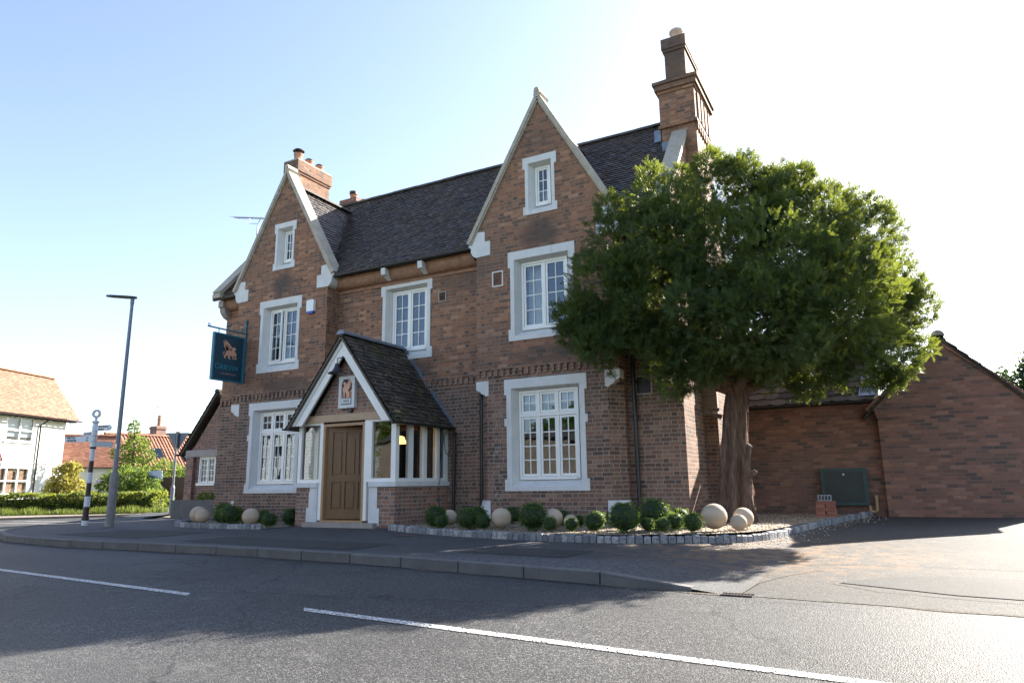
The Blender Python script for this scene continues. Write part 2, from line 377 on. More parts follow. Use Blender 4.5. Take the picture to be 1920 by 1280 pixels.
def pave_patch(n, l, p, c):
    s = n.new('ShaderNodeSeparateXYZ'); l.new(p, s.inputs[0]); nz = noise_(n, l, 5, 5, .7, p)
    # brown needle litter and grit gathered near the tree, worn paler strip along the kerb
    dx = math_(n, l, 'SUBTRACT', s.outputs[0], -1.6); dy = math_(n, l, 'SUBTRACT', s.outputs[1], -3.0)
    d = math_(n, l, 'SQRT', math_(n, l, 'ADD', math_(n, l, 'MULTIPLY', dx, dx), math_(n, l, 'MULTIPLY', dy, dy)))
    f = math_(n, l, 'MULTIPLY', smoothst(n, l, d, .5, 3.2, .9, 0), smoothst(n, l, nz, .42, .62))
    c = mixc(n, l, f, c, (.22,.14,.08))
    q = math_(n, l, 'ADD', s.outputs[1], math_(n, l, 'MULTIPLY', nz, .5))
    f2 = math_(n, l, 'MULTIPLY', smoothst(n, l, q, -5.2, -4.6, .45, 0), smoothst(n, l, s.outputs[0], -8, -4)); f2 = math_(n, l, 'MULTIPLY', f2, smoothst(n, l, s.outputs[0], -3, -1.6, 1, 0))
    return mixc(n, l, math_(n, l, 'MULTIPLY', f2, smoothst(n, l, noise_(n, l, 16, 4, .7, p), .42, .58)), c, (.2,.2,.205))
def road_wear(n, l, p, c):
    # tyre-polished tracks along the lane, oil drips, sealed cracks
    s = n.new('ShaderNodeSeparateXYZ'); l.new(p, s.inputs[0])
    t = math_(n, l, 'ADD', s.outputs[1], math_(n, l, 'MULTIPLY', s.outputs[0], .0963))
    nz = noise_(n, l, .8, 4, .6, p)
    for off in (-7.3, -10.6):
        d = math_(n, l, 'ABSOLUTE', math_(n, l, 'SUBTRACT', math_(n, l, 'ADD', t, math_(n, l, 'MULTIPLY', nz, .5)), off)); c = mixc(n, l, smoothst(n, l, d, .1, .6, .35, 0), c, (.075,.075,.075))
    c = mixc(n, l, smoothst(n, l, noise_(n, l, 3.1, 3, .5, p), .70, .76, 0, .5), c, (.02,.02,.022))
    v = n.new('ShaderNodeTexVoronoi'); v.feature = 'DISTANCE_TO_EDGE'; v.inputs['Scale'].default_value = .22
    wp = n.new('ShaderNodeVectorMath'); wp.operation = 'ADD'; ns = n.new('ShaderNodeTexNoise'); ns.inputs['Scale'].default_value = 1.5; ns.inputs['Detail'].default_value = 6; l.new(p, ns.inputs['Vector']); l.new(ns.outputs['Color'], wp.inputs[1]); l.new(p, wp.inputs[0]); l.new(wp.outputs[0], v.inputs['Vector'])
    return mixc(n, l, smoothst(n, l, v.outputs['Distance'], .0, .006, .5, 0), c, (.015,.015,.017))
M['road'] = asphalt('road_asphalt', (.055,.056,.058), (.125,.122,.118), .6, bs=.45, patches=road_wear, spec=.1)
M['pave'] = asphalt('pavement_asphalt', (.058,.060,.064), (.11,.11,.11), .7, patches=pave_patch, speck=.25, bs=.45, spec=.22)
M['drive'] = asphalt('drive_asphalt', (.072,.069,.065), (.12,.115,.108), .75, patches=pave_patch, speck=.35, bs=.5, spec=.12)
M['patchm'] = asphalt('old_patch_asphalt', (.055,.054,.052), (.085,.083,.08), .78, speck=.2, bs=.25, spec=.12)
M['grit'] = asphalt('channel_grit', (.10,.088,.07), (.19,.165,.13), .85, speck=.5, bs=.6, spec=.1)
M['farpave'] = asphalt('far_pavement', (.22,.19,.155), (.27,.23,.19), .8)
def line_mat():
    m, n, l, b = newmat('road_marking_paint'); p = geo_pos(n); v = n.new('ShaderNodeTexVoronoi'); v.inputs['Scale'].default_value = 75; l.new(p, v.inputs['Vector'])
    f = math_(n, l, 'ADD', math_(n, l, 'MULTIPLY', noise_(n, l, 55, 5, .75, p), .8), math_(n, l, 'MULTIPLY', v.outputs['Distance'], .35))
    l.new(mixc(n, l, smoothst(n, l, f, .50, .62, 0, .65), (.70,.70,.68), (.30,.30,.30)), b.inputs['Base Color']); b.inputs['Roughness'].default_value = .6
    a_ = smoothst(n, l, f, .585, .65, 1, 0); l.new(a_, b.inputs['Alpha']); bump(n, l, b, f, .4, .01); return m
M['line'] = line_mat()
M['gravel_bed'] = asphalt('gravel_base', (.30,.23,.16), (.46,.38,.28), .8, bs=1.0)
M['pebble'] = island_mat('gravel_pebbles', [(0,(.22,.15,.10)),(.5,(.42,.33,.23)),(1,(.62,.55,.44))], .8, bmp=0)
M['soil'] = simple('soil', (.07,.05,.035), .95, .4, 8, bmp=.8)
M['grassground'] = simple('grass_ground', (.06,.09,.025), .95, .4, 3, bmp=.6)

def leaf(name, a, c, tr=(.2,.3,.03), tf=.4, rough=.55):
    m, n, l, b = newmat(name); out = n['Material Output']; g = n.new('ShaderNodeNewGeometry')
    col = ramp(n, l, g.outputs['Random Per Island'], [(0,a),(1,c)])
    big = noise_(n, l, 1.2, 4, .6, g.outputs['Position']); col = mixc(n, l, smoothst(n, l, big, .4, .65, 0, .35), col, c)
    l.new(col, b.inputs['Base Color']); b.inputs['Roughness'].default_value = rough; b.inputs['Specular IOR Level'].default_value = .3
    t = n.new('ShaderNodeBsdfTranslucent'); t.inputs[0].default_value = (*tr, 1)
    mx = n.new('ShaderNodeMixShader'); mx.inputs[0].default_value = tf; l.new(b.outputs[0], mx.inputs[1]); l.new(t.outputs[0], mx.inputs[2]); l.new(mx.outputs[0], out.inputs[0]); return m
M['yew'] = leaf('yew_leaf', (.022,.042,.018), (.052,.088,.032), (.32,.38,.045), .30)
M['box'] = leaf('box_leaf', (.022,.055,.012), (.075,.14,.03), (.25,.38,.05), .35)
M['hedge'] = leaf('hedge_leaf', (.04,.066,.018), (.09,.12,.03), (.34,.38,.05), .4)
M['goldbush'] = leaf('golden_leaf', (.16,.15,.03), (.34,.29,.07), (.5,.45,.1), .4)
M['shrub'] = leaf('shrub_leaf', (.035,.075,.018), (.10,.15,.035), (.3,.4,.06), .4)
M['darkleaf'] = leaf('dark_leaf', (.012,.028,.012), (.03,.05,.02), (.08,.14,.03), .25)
M['grass'] = leaf('grass_blade', (.06,.095,.02), (.15,.18,.045), (.26,.32,.05), .35)
M['flower'] = simple('pale_petals', (.75,.62,.66), .7, .1, 5)
def bark_mat():
    m, n, l, b = newmat('yew_bark'); tc = n.new('ShaderNodeTexCoord'); mp = n.new('ShaderNodeMapping'); mp.inputs['Scale'].default_value = (12,12,1.6)
    l.new(tc.outputs['Object'], mp.inputs[0]); f = noise_(n, l, 2.5, 7, .65, mp.outputs[0])
    l.new(ramp(n, l, f, [(.3,(.05,.032,.024)),(.5,(.14,.085,.06)),(.7,(.27,.17,.12))]), b.inputs['Base Color']); b.inputs['Roughness'].default_value = .9
    bump(n, l, b, f, 1.0, .06); return m
M['bark'] = bark_mat()
def sphere_mat():
    m, n, l, b = newmat('turned_sandstone'); p = geo_pos(n); s = n.new('ShaderNodeSeparateXYZ'); l.new(p, s.inputs[0])
    wv = math_(n, l, 'ADD', math_(n, l, 'MULTIPLY', s.outputs[2], 38.0), math_(n, l, 'MULTIPLY', noise_(n, l, 2.5, 4, .6, p), 5.0))
    f = math_(n, l, 'ADD', math_(n, l, 'MULTIPLY', math_(n, l, 'SINE', wv), .5), .5)
    c = mixc(n, l, math_(n, l, 'MULTIPLY', f, .4), (.47,.37,.27), (.36,.27,.18)); c = mixc(n, l, smoothst(n, l, noise_(n, l, 6, 6, .7, p), .55, .75, 0, .35), c, (.26,.21,.15))
    l.new(c, b.inputs['Base Color']); b.inputs['Roughness'].default_value = .75; bump(n, l, b, noise_(n, l, 70, 4, .7, p), .2, .005); return m
M['sphere'] = sphere_mat()
M['copper'] = simple('copper_paint', (.62,.33,.21), .45, .12, 20)
M['teal'] = simple('dark_teal_board', (.008,.045,.075), .4, .1, 4)
M['tealtxt'] = simple('teal_lettering', (.015,.24,.30), .45, .05, 4)
M['tealtrim'] = simple('teal_trim', (.02,.14,.19), .4, .1, 4)
M['navy'] = simple('navy_panel', (.015,.045,.085), .5, .1, 5)
M['txt'] = simple('black_lettering', (.015,.015,.015), .6, .05, 4)
M['polewhite'] = simple('post_white', (.66,.70,.74), .5, .06, 6)
M['poleblack'] = simple('post_black', (.035,.022,.022), .45, .2, 6)
M['lampgrey'] = simple('galvanised_grey', (.17,.19,.23), .45, .15, 7, metal=.3)
M['lampbase'] = simple('column_base_grey', (.20,.19,.19), .6, .2, 7)
M['meter'] = simple('green_black_plastic', (.012,.02,.017), .45, .3, 8)
M['metertrim'] = simple('green_grey_trim', (.02,.05,.05), .5, .2, 8)
M['buffpipe'] = simple('buff_plastic_pipe', (.42,.27,.14), .6, .15, 8)
M['alarmw'] = simple('alarm_white', (.80,.80,.80), .4, .03, 5); M['alarmb'] = simple('alarm_blue', (.02,.08,.45), .3, .05, 5)
M['red'] = simple('sign_red', (.65,.09,.06), .5, .05, 5); M['signgrey'] = simple('sign_back_grey', (.16,.19,.22), .5, .1, 5)
M['bluesign'] = simple('blue_board', (.42,.5,.62), .5, .1, 4)
M['yellowf'] = simple('yellow_flower', (.8,.62,.02), .6, .1, 4); M['pinkf'] = simple('pink_flower', (.5,.12,.14), .7, .2, 4)
M['rubber'] = simple('grey_cable', (.06,.06,.06), .6, .1, 4)
M['tanwall'] = simple('tan_brick_far', (.19,.14,.10), .85, .2, 5, bmp=.3)
m, n, l, b = newmat('lit_lampshade'); b.inputs['Base Color'].default_value = (.9,.5,.15,1); b.inputs['Emission Color'].default_value = (1,.55,.16,1); b.inputs['Emission Strength'].default_value = .8; M['lampshade'] = m

# ------------------------------------------------------------------ ground heights
def lerp(a, b, t): t = max(0., min(1., t)); return a+(b-a)*t
KERB = [(-60,14),(-30,8.6),(-27,6),(-24.4,3.4),(-21.9,.5),(-20.7,-1.6),(-19.4,-3.1),(-17.8,-4.4),(-16,-5.1),(-13.5,-5.45),(-11.2,-5.42),(-9,-5.4),(-6.3,-5.6),(-4.4,-5.9),(-2.6,-6.2),(-1.28,-6.32),(0,-6.4),(2,-6.6),(6,-7.0),(30,-9.4)]
def ykerb(x):
    for (a, b), (c, d) in zip(KERB, KERB[1:]):
        if a <= x <= c: return b+(d-b)*(x-a)/(c-a)
    return 0
def zg(x, y):
    yk = ykerb(x)
    k = lerp(.115, .004, (x+2.7)/1.2)
    b = lerp(.17, .24, (x+3)/2.5)
    if x < -12.5: b = lerp(.17, .10, (-12.5-x)/10)
    t = (y-yk)/(max(.5, -1.6-yk) if x < -17 else (-1.6-yk) if x < -3 else lerp(-1.6-yk, 4-yk, (x+3)/2))
    return lerp(k, b, t)+ (lerp(0, .03, (y+1.6)/4) if x > -12 and x < -2 else 0)

# ground sheet, road, markings
g = MB(); g.add([(-600,-600,-.06),(600,-600,-.06),(600,600,-.06),(-600,600,-.06)], [(0,1,2,3)])
tag(g.build('ground', M['grassground']), kind='structure')
g = MB(); g.add([(-80,-17.0,0),(60,-17.0,0),(60,-5.2,0),(-17,-3.0,0),(-20,9,0),(-34,16,0),(-60,16,0),(-34,-9,0),(-80,-9,0)], [(0,1,2,3,4,5,6,7,8)])
tag(g.build('road', M['road']), kind='structure')
def grid_ground(name, xs, y1, mat, rows=14):
    g = MB(); k = rows+1; vs = []
    for x in xs:
        y0 = ykerb(x); ye = max(y1, y0+1.5)
        for j in range(k):
            y = y0+(ye-y0)*(j/rows); vs.append((x, y, zg(x, y)))
    fs = [(i*k+j, (i+1)*k+j, (i+1)*k+j+1, i*k+j+1) for i in range(len(xs)-1) for j in range(rows)]
    g.add(vs, fs); return tag(g.build(name, mat, smooth=True), kind='structure')
grid_ground('pavement', [-60,-45,-30,-27,-24.4,-23,-21.9,-21,-20.7,-20,-19.4,-18.5,-17.8,-17,-16,-15,-14,-13.5,-12.5,-12,-11.2,-10,-9,-8,-7,-6.3,-5,-4.4,-3.5,-3,-2.85,-2.7,-2.5,-2.3,-2.1,-1.9,-1.7,-1.5,-1.28], 1.2, M['pave'])
grid_ground('driveway', [-1.28,-1,-.6,0,1,2,4,6,12,30], 8, M['drive'])
# left alley between annex and gate
# old resurfaced patch and crack lines on the driveway
g = MB(); pts = [(-.55,-5.35),(-.2,-4.9),(.4,-4.6),(3.0,-4.9),(5,-5.2),(5,-6.2),(2.5,-6.05),(.4,-5.75)]
g.add([(x, y, zg(x,y)+.006) for x, y in pts], [tuple(range(len(pts)))]); tag(g.build('asphalt_patch', M['patchm']), kind='structure')
g = MB()
for pl in ([(-1.3,-6.25),(-1.25,-5.6),(-1.05,-5.0),(-.75,-4.5)], [(-.6,-5.4),(-.2,-5.75),(.6,-5.95),(2.5,-6.2),(5,-6.35)], [(-1.0,-4.1),(0,-3.9),(1.2,-4.0),(3,-4.3),(5,-4.6)]):
    for a, b_ in zip(pl, pl[1:]):
        d = Vector((b_[0]-a[0], b_[1]-a[1])).normalized(); q = Vector((-d.y, d.x))*.006
        g.add([(a[0]-q.x,a[1]-q.y,zg(*a)+.009),(b_[0]-q.x,b_[1]-q.y,zg(*b_)+.009),(b_[0]+q.x,b_[1]+q.y,zg(*b_)+.009),(a[0]+q.x,a[1]+q.y,zg(*a)+.009)], [(0,1,2,3)])
tag(g.build('joint_grit', M['grit']), kind='structure')
# centre line
def seg(g, a, b, wd, z=.006, slant=.12):
    a, b = Vector(a), Vector(b); d = (b-a).normalized(); q = Vector((-d.y, d.x))*wd/2
    g.add([(*(a-q+d*slant),z),(*(b-q+d*slant),z),(*(b+q),z),(*(a+q),z)], [(0,1,2,3)])
g = MB(); d = Vector((math.cos(R(-5.5)), math.sin(R(-5.5)))); c0 = Vector((-4.5,-8.49))
for k in (-4,-3,-2,-1,0,1,2,3):
    a = c0+d*k*6.02; seg(g, a, a+d*(4.35 if k else 4.6), .105)
tag(g.build('road_markings', M['line']), kind='structure')
g = MB(); seg(g, (-26.5,.3), (-22.2,.75), .14, slant=0); seg(g, (-25.9,-.6), (-22.6,-.35), .1, slant=0)  # two pale flat strips across the mouth of the side road
tag(g.build('junction_strips', M['line']), kind='structure')
# kerb stones
g = MB(); x = -30.0
pts = [(x_, ykerb(x_)) for x_ in np.arange(-30, -1.2, .05)]
acc = 0; st = pts[0]; run = [pts[0]]
for p in pts[1:]:
    run.append(p); acc += math.dist(run[-2], p)
    if acc >= .915:
        a, b_ = Vector(run[0]), Vector(run[-1]); dd = (b_-a).normalized(); a = a+dd*.009; b_ = b_-dd*.009; q = Vector((dd.y, -dd.x)); 
        h0 = zg(run[0][0], run[0][1])+.012; h1 = zg(p[0], p[1])+.012
        A, B = a-q*.125, b_-q*.125; e = .018
        g.add([(a.x,a.y,-.02),(b_.x,b_.y,-.02),(b_.x,b_.y,h1-e),(a.x,a.y,h0-e),(a.x-q.x*e,a.y-q.y*e,h0),(b_.x-q.x*e,b_.y-q.y*e,h1),(B.x,B.y,h1),(A.x,A.y,h0),(A.x,A.y,-.02),(B.x,B.y,-.02)],
              [(0,1,2,3),(3,2,5,4),(4,5,6,7),(1,9,6,5,2),(0,3,4,7,8)])
        run = [p]; acc = 0
tag(g.build('kerb', M['kerb']), kind='structure')
# grit and leaf litter gathered in the channel, resurfaced strips in the pavement
g = MB(); pts = [(x_, ykerb(x_)) for x_ in np.arange(-29, 5, .12)]
for (a, b_) in zip(pts, pts[1:]):
    d = Vector((b_[0]-a[0], b_[1]-a[1])).normalized(); q = Vector((d.y, -d.x)); wa = .05+.045*math.sin(a[0]*2.3)+.03*math.sin(a[0]*7.1); wb = .05+.045*math.sin(b_[0]*2.3)+.03*math.sin(b_[0]*7.1)
    g.add([(a[0]+q.x*max(.02,wa),a[1]+q.y*max(.02,wa),.004),(b_[0]+q.x*max(.02,wb),b_[1]+q.y*max(.02,wb),.004),(b_[0],b_[1],.004),(a[0],a[1],.004)], [(0,1,2,3)])
tag(g.build('channel_grit', M['grit']), kind='structure')
for pts in ([(-10.9,-4.9),(-6.9,-5.15),(-6.8,-4.2),(-10.8,-3.95)], [(-15.2,-4.6),(-12.2,-4.8),(-12.1,-3.3),(-15.0,-3.2)], [(-5.2,-4.9),(-3.6,-5.1),(-3.5,-4.3),(-5.1,-4.1)]):
    g = MB(); nx_, ny_ = 12, 4; vs = []
    for i in range(nx_+1):
        for j in range(ny_+1):
            u_, v_ = i/nx_, j/ny_; p = Vector(pts[0]).lerp(Vector(pts[1]), u_).lerp(Vector(pts[3]).lerp(Vector(pts[2]), u_), v_); vs.append((p.x, p.y, zg(p.x, p.y)+.0045))
    g.add(vs, [(i*(ny_+1)+j, (i+1)*(ny_+1)+j, (i+1)*(ny_+1)+j+1, i*(ny_+1)+j+1) for i in range(nx_) for j in range(ny_)]); tag(g.build('pavement_patch', M['patchm']), kind='structure')
# flush channel stones at the dropped kerb
# far side of side road: kerb, footway, verge
fd = Vector((.49,.87)); fo = Vector((-28,.6)); fq = Vector((-.87,.49))
def farstrip(name, o0, o1, z0, z1, mat, s0=-25, s1=5.1):
    g = MB(); a = fo+fq*o0; b_ = fo+fq*o1
    g.add([(*(a+fd*s0),z0),(*(a+fd*s1),z0),(*(b_+fd*s1),z1),(*(b_+fd*s0),z1)], [(0,1,2,3)]); return tag(g.build(name, mat), kind='structure')
g = MB(); g.obox((*(fo+fd*-25),-.02), (*(fd*30.1),0), (*(fq*.13),0), (0,0,.1)); tag(g.build('far_kerb', M['farpave']), kind='structure')
farstrip('far_footway', .13, 1.75, .075, .09, M['farpave'])
farstrip('verge', 1.75, 60, .1, .12, M['grassground'], -40, 45)
g = MB(); g.add([(-26.5,5.2,.02),(-20,2,.02),(-22,20,.05),(-36,16,.05),(-33,8,.05)], [(0,1,2,3,4)]); tag(g.build('alley_ground', M['farpave']), kind='structure')

# ------------------------------------------------------------------ tiles
def tile_field(mb, o, u, v, poly, gauge, width, thick=.014, jit=.004, round_=True, under=True, em=0):
    """o origin, u along course, v up the slope (unit), poly in (u,v) coords"""
    o, u, v = Vector(o), Vector(u).normalized(), Vector(v).normalized(); n = u.cross(v)
    if n.z < 0: n = -n
    us = [p[0] for p in poly]; vs_ = [p[1] for p in poly]
    k = len(poly)
    def span(b):      # u-interval(s) of the polygon at height b (convex use)
        xs = []
        for i in range(k):
            (a0, b0), (a1, b1) = poly[i], poly[(i+1)%k]
            if (b0-b)*(b1-b) < 0: xs.append(a0+(a1-a0)*(b-b0)/(b1-b0))
        return (min(xs), max(xs)) if len(xs) >= 2 else None
    b = min(vs_); r_ = 0
    while b < max(vs_)-gauge*.3:
        sp = span(b+gauge*.5)
        if sp:
            i0 = math.floor(sp[0]/width)-1; x = i0*width+(r_%2)*width/2
            while x < sp[1]:
                x0, x1 = max(x, sp[0]), min(x+width, sp[1])
                if x1-x0 > width*.12:
                    j = random.uniform(-jit, jit); tl = random.uniform(-jit, jit); dv = random.uniform(-.006,.006); g_ = .0015
                    lo = b-.004+dv; hi = b+gauge+.03
                    def P(a, bb, h): return o+u*a+v*bb+n*h
                    if round_:
                        c_ = gauge*.16
                        V = [P(x0+g_,lo+c_,thick+j),P(x0+(x1-x0)*.3,lo,thick+j),P(x0+(x1-x0)*.7,lo,thick+j+tl),P(x1-g_,lo+c_,thick+j+tl),P(x1-g_,hi,.001),P(x0+g_,hi,.001),
                             P(x0+g_,lo+c_,j),P(x0+(x1-x0)*.3,lo,j),P(x0+(x1-x0)*.7,lo,j),P(x1-g_,lo+c_,j)]
                        mb.add(V, [(0,1,2,3,4,5)]); mb.add(V, [(6,7,1,0),(7,8,2,1),(8,9,3,2)], em)
                    else:
                        V = [P(x0+g_,lo,thick+j),P(x1-g_,lo,thick+j+tl),P(x1-g_,hi,.001),P(x0+g_,hi,.001),P(x0+g_,lo,j),P(x1-g_,lo,j)]
                        mb.add(V, [(0,1,2,3),(4,5,1,0)])
                x += width
        b += gauge; r_ += 1
    if under: mb.add([o+u*a+v*b_-n*.02 for a, b_ in poly], [tuple(range(k))])

def ridge_caps(mb, a, b, r_=.1, seg=.45, drop=.05):
    a, b = Vector(a), Vector(b); d = (b-a).normalized(); L = (b-a).length; k = max(1, int(L/seg)); s = d.cross(Vector((0,0,1))).normalized()
    for i in range(k):
        p0 = a+d*(L*i/k+.006); p1 = a+d*(L*(i+1)/k-.002); h = random.uniform(-.004,.008); vs = []
        for p in (p0, p1):
            for t in range(7):
                th = math.pi*t/6; vs.append(p+s*math.cos(th)*r_*1.15+Vector((0,0,math.sin(th)*r_-drop+h)))
        fs = [(t, t+1, 8+t, 7+t) for t in range(6)]+[tuple(range(6,-1,-1)), tuple(range(7,14))]
        mb.add(vs, fs)

# ================================================================== THE PUB
CR, CL = -6.22, -14.08            # gable centres
HB = 1.66                          # half width of gabled bays
YR = .45                           # recessed wall plane
XW, XE = -16.75, -3.42             # end walls
YRG, ZRG = 3.06, 9.92              # main ridge
YB = 6.05
ZE = 6.42; SL = (ZRG-ZE)/(YRG-.05)
pub = thing('public_house', 'two storey brown brick public house with twin steep gables and dark tiled roof', 'pub', (-10.2, .45, .2))
XZ = lambda y: (lambda a, b, d: (a, y+d, b))        # plate facing -Y
# openings (cx, w_outer, zb, zt)
WIN = {'RG':(CR,1.92,.87,3.23,0,'g'),'LG':(CL,1.92,.87,3.23,0,'g'),'RF':(CR-.02,1.62,4.07,6.10,0,'f'),'LF':(CL,1.56,4.03,6.03,0,'f'),
       'CF':(-10.2,1.58,4.04,6.10,YR,'f'),'RA':(CR,.84,6.9,8.28,0,'a'),'LA':(CL+.03,.82,6.87,8.22,0,'a')}
def opening(cx, w_, zb, zt, kind):
    jw = {'g':.17,'f':.15,'a':.13}[kind]; hd = {'g':.2,'f':.19,'a':.15}[kind]; sl = {'g':.09,'f':.1,'a':.09}[kind]
    return (cx-w_/2+jw, cx+w_/2-jw, zb+sl, zt-hd)
def hole(cx, w_, zb, zt, kind):
    a, b, c, d = opening(cx, w_, zb, zt, kind); e = .03
    return [(a-e,c-e),(b+e,c-e),(b+e,d+e),(a-e,d+e)]

walls = MB()
ch = .26
def bay_front(c, wins):
    zt = 9.66
    def rake(x): return zt-1.786*abs(x)
    L_, R_ = c-HB, c+HB
    poly = [(L_,.05),(R_,.05),(R_,.28),(R_-ch,.66),(R_-ch,2.95),(R_,2.99),(R_,rake(HB)),(c,zt),(L_,rake(HB)),(L_,2.99),(L_+ch,2.95),(L_+ch,.66),(L_,.28)]
    walls.plate(poly, XZ(0), [hole(*WIN[k][:4], WIN[k][5]) for k in wins])
    for s in (-1, 1):
        e = c+s*HB; f = [(0,1,2,3)] if s > 0 else [(3,2,1,0)]
        # return walls with chamfer
        walls.add([(e,0,2.99),(e,YR,2.99),(e,YR,6.9),(e,0,rake(HB))], f)
        walls.add([(e,ch,.66),(e,YR,.66),(e,YR,2.99),(e,ch,2.99)], f); walls.add([(e,0,.05),(e,YR,.05),(e,YR,.66),(e,ch,.66),(e,0,.28)], [(0,1,2,3,4)])
        walls.add([(e-s*ch,0,.62),(e,ch,.62),(e,ch,2.99),(e-s*ch,0,2.99)], f)
bay_front(CR, ['RG','RF','RA']); bay_front(CL, ['LG','LF','LA'])
zt_ = 6.45
walls.plate([(CL+HB,.05),(CR-HB,.05),(CR-HB,zt_),(CL+HB,zt_)], XZ(YR), [hole(*WIN['CF'][:4],'f'), [(-10.9,.31),(-9.8,.31),(-9.8,2.3),(-10.9,2.3)]])
walls.plate([(CR+HB,.05),(XE,.05),(XE,zt_),(CR+HB,zt_)], XZ(YR), [[(-4.36,2.78),(-4.05,2.78),(-4.05,3.12),(-4.36,3.12)]])
walls.plate([(XW,.0),(CL-HB,.0),(CL-HB,zt_),(XW,zt_)], XZ(YR))
prof = [(YR,.0),(YB,.0),(YB,6.4),(YRG,ZRG-.1),(YR,ZE+.35)]
walls.add([(XE,y,z) for y, z in prof], [(0,1,2,3,4)]); walls.add([(XW,y,z) for y, z in prof], [(4,3,2,1,0)])
walls.add([(XW,YB,0),(XE,YB,0),(XE,YB,6.45),(XW,YB,6.45)], [(3,2,1,0)])
walls.build('brick_wall', M['brick'], pub)
# brick bands and dentils
dm = MB()
def dentils(x0, x1, y, z):
    dm.box((x0,y-.035,z+.145),(x1,y+.02,z+.225)); dm.box((x0,y-.02,z-.075),(x1,y+.02,z-.003))
    k = int((x1-x0)/.145); s = (x1-x0)/k
    for i in range(k):
        dm.box((x0+i*s+.02,y-.045+random.uniform(-.006,.006),z),(x0+i*s+.02+s*.52,y+.02,z+.142))
dentils(CR-HB-.0, CR+HB, 0, 3.32); dentils(CL-HB, CL+HB, 0, 3.32)
dentils(CL+HB, CR-HB, YR, 3.30); dentils(CR+HB, XE, YR, 3.30); dentils(XW, CL-HB, YR, 3.30)
dm.build('dentil_course', M['brick'], pub)
# eaves cove in terracotta
cv = MB()
def cove(x0, x1):
    prof = [(YR+.01,6.0),(YR-.03,6.0),(YR-.035,6.07),(YR-.05,6.075)]+[(YR-.05-.19*math.sin(t)*1.0-.0, 6.085+.24*(1-math.cos(t))) for t in np.linspace(0,math.pi/2,8)]+[(YR-.26,6.33),(YR-.26,6.38),(YR+.01,6.38)]
    k = len(prof); 
    n_ = max(1, int((x1-x0)/.3)); s = (x1-x0)/n_
    for i in range(n_):
        a, b = x0+i*s+.0015, x0+(i+1)*s-.0015
        cv.add([(a,y,z) for y, z in prof]+[(b,y,z) for y, z in prof], [(j,(j+1)%k,k+(j+1)%k,k+j) for j in range(k)]+[tuple(reversed(range(k))), tuple(range(k,2*k))])
cove(CL+HB, CR-HB); cove(CR+HB, XE); cove(XW+.12, CL-HB)
build_split(cv, 'eaves_cove', M['terracotta'], pub, lambda c: 0 if c.x < CL else 1 if c.x < CR else 2)
# corbel stones under the gutter
for x in (-10.72, -9.6):
    c = MB(); c.plate([(YR,6.09),(YR-.12,6.10),(YR-.27,6.17),(YR-.38,6.19),(YR-.40,6.36),(YR,6.37)], lambda a, b, d, x=x: (x+d, a, b), d=.13); c.build('eaves_corbel', M['paint_stone'], pub)
c = MB(); c.plate([(YR,5.85),(YR-.12,5.9),(YR-.22,6.0),(YR-.26,6.1),(YR-.26,6.16),(YR-.32,6.17),(YR-.32,6.36),(YR,6.36)], lambda a, b, d: (XW-.02+d, a, b), d=.2); c.build('eaves_corbel', M['lintel'], pub)

# chamfer stops (white feet and kneelers) and gable kneelers
for c in (CR, CL):
    for s in (-1, 1):
        e = c+s*HB; q = MB(); o_ = .012
        A = [(e+s*o_,-o_,.1),(e-s*(ch+.08),-o_,.1),(e-s*(ch+.08),-o_,.68),(e-s*ch,-o_,.68)]
        B = [(e+s*o_,ch+.08,.1),(e+s*o_,ch+.08,.68),(e+s*o_,ch,.68)]
        q.add(A+B+[(e+s*o_,-o_,.3),(e-s*ch,-o_,.68)], [(1,0,7,3,2),(0,4,5,6,7),(7,6,3),(2,3,6,5)]); q.build('chamfer_stop', M['paint_stone'], pub)
        q = MB()
        fr = [(0,2.66),(.02,2.78),(.1,2.9),(.26,2.98)]
        P1 = lambda a, b, d, e=e, s=s: (e-s*ch+s*a, -o_+d, b)
        pl = [(-.045,3.245),(-.045,2.92),(.03,2.90),(.06,2.94),(.14,2.97),(.17,3.02),(.24,3.04),(ch+o_,3.08),(ch+o_,3.245)]
        if s < 0: pl = [(a, b) for a, b in pl]
        q.plate(pl, P1, d=ch); q.build('chamfer_stop', M['paint_stone'], pub)
        # gable kneeler
        q = MB(); pl = [(.02,6.13),(-.37,6.14),(-.37,6.48),(-.23,6.48),(-.23,6.72),(.08,6.75),(.19,6.56),(.2,6.42),(.14,6.36),(.14,6.27),(.09,6.18)]
        q.plate(pl, lambda a, b, d, e=e, s=s: (e+s*a, -.02+d, b), d=YR-.03); q.build('kneeler', M['paint_stone'], pub)
    # coping
    q = MB(); top = Vector((c,0,9.86)); 
    for s in (-1, 1):
        foot = Vector((c+s*1.9,0,6.50)); dv = (top-foot); n_ = Vector((s*dv.z*s, 0, -s*dv.x*s)); n_ = Vector((dv.z,0,-dv.x)).normalized()*(1 if s > 0 else -1)
        if n_.z < 0: n_ = -n_
        L = dv.length; k = 5
        for i in range(k):
            a = foot+dv*(i/k)+dv.normalized()*.004; b_ = foot+dv*((i+1)/k)
            q.obox((a.x,-.07,a.z)-n_*.09 if False else Vector((a.x,-.07,a.z))-n_*.09, b_-a, Vector((0,.36,0)), n_*.09)
            q.obox(Vector((a.x,-.045,a.z))-n_*.125, b_-a, Vector((0,.4,0)), n_*.033)
    q.box((c-.07,-.08,9.7),(c+.07,.29,9.87)); q.tube([(c,-.09,9.88),(c,.3,9.88)], .062, 10)
    q.build('gable_coping', M['coping'], pub)
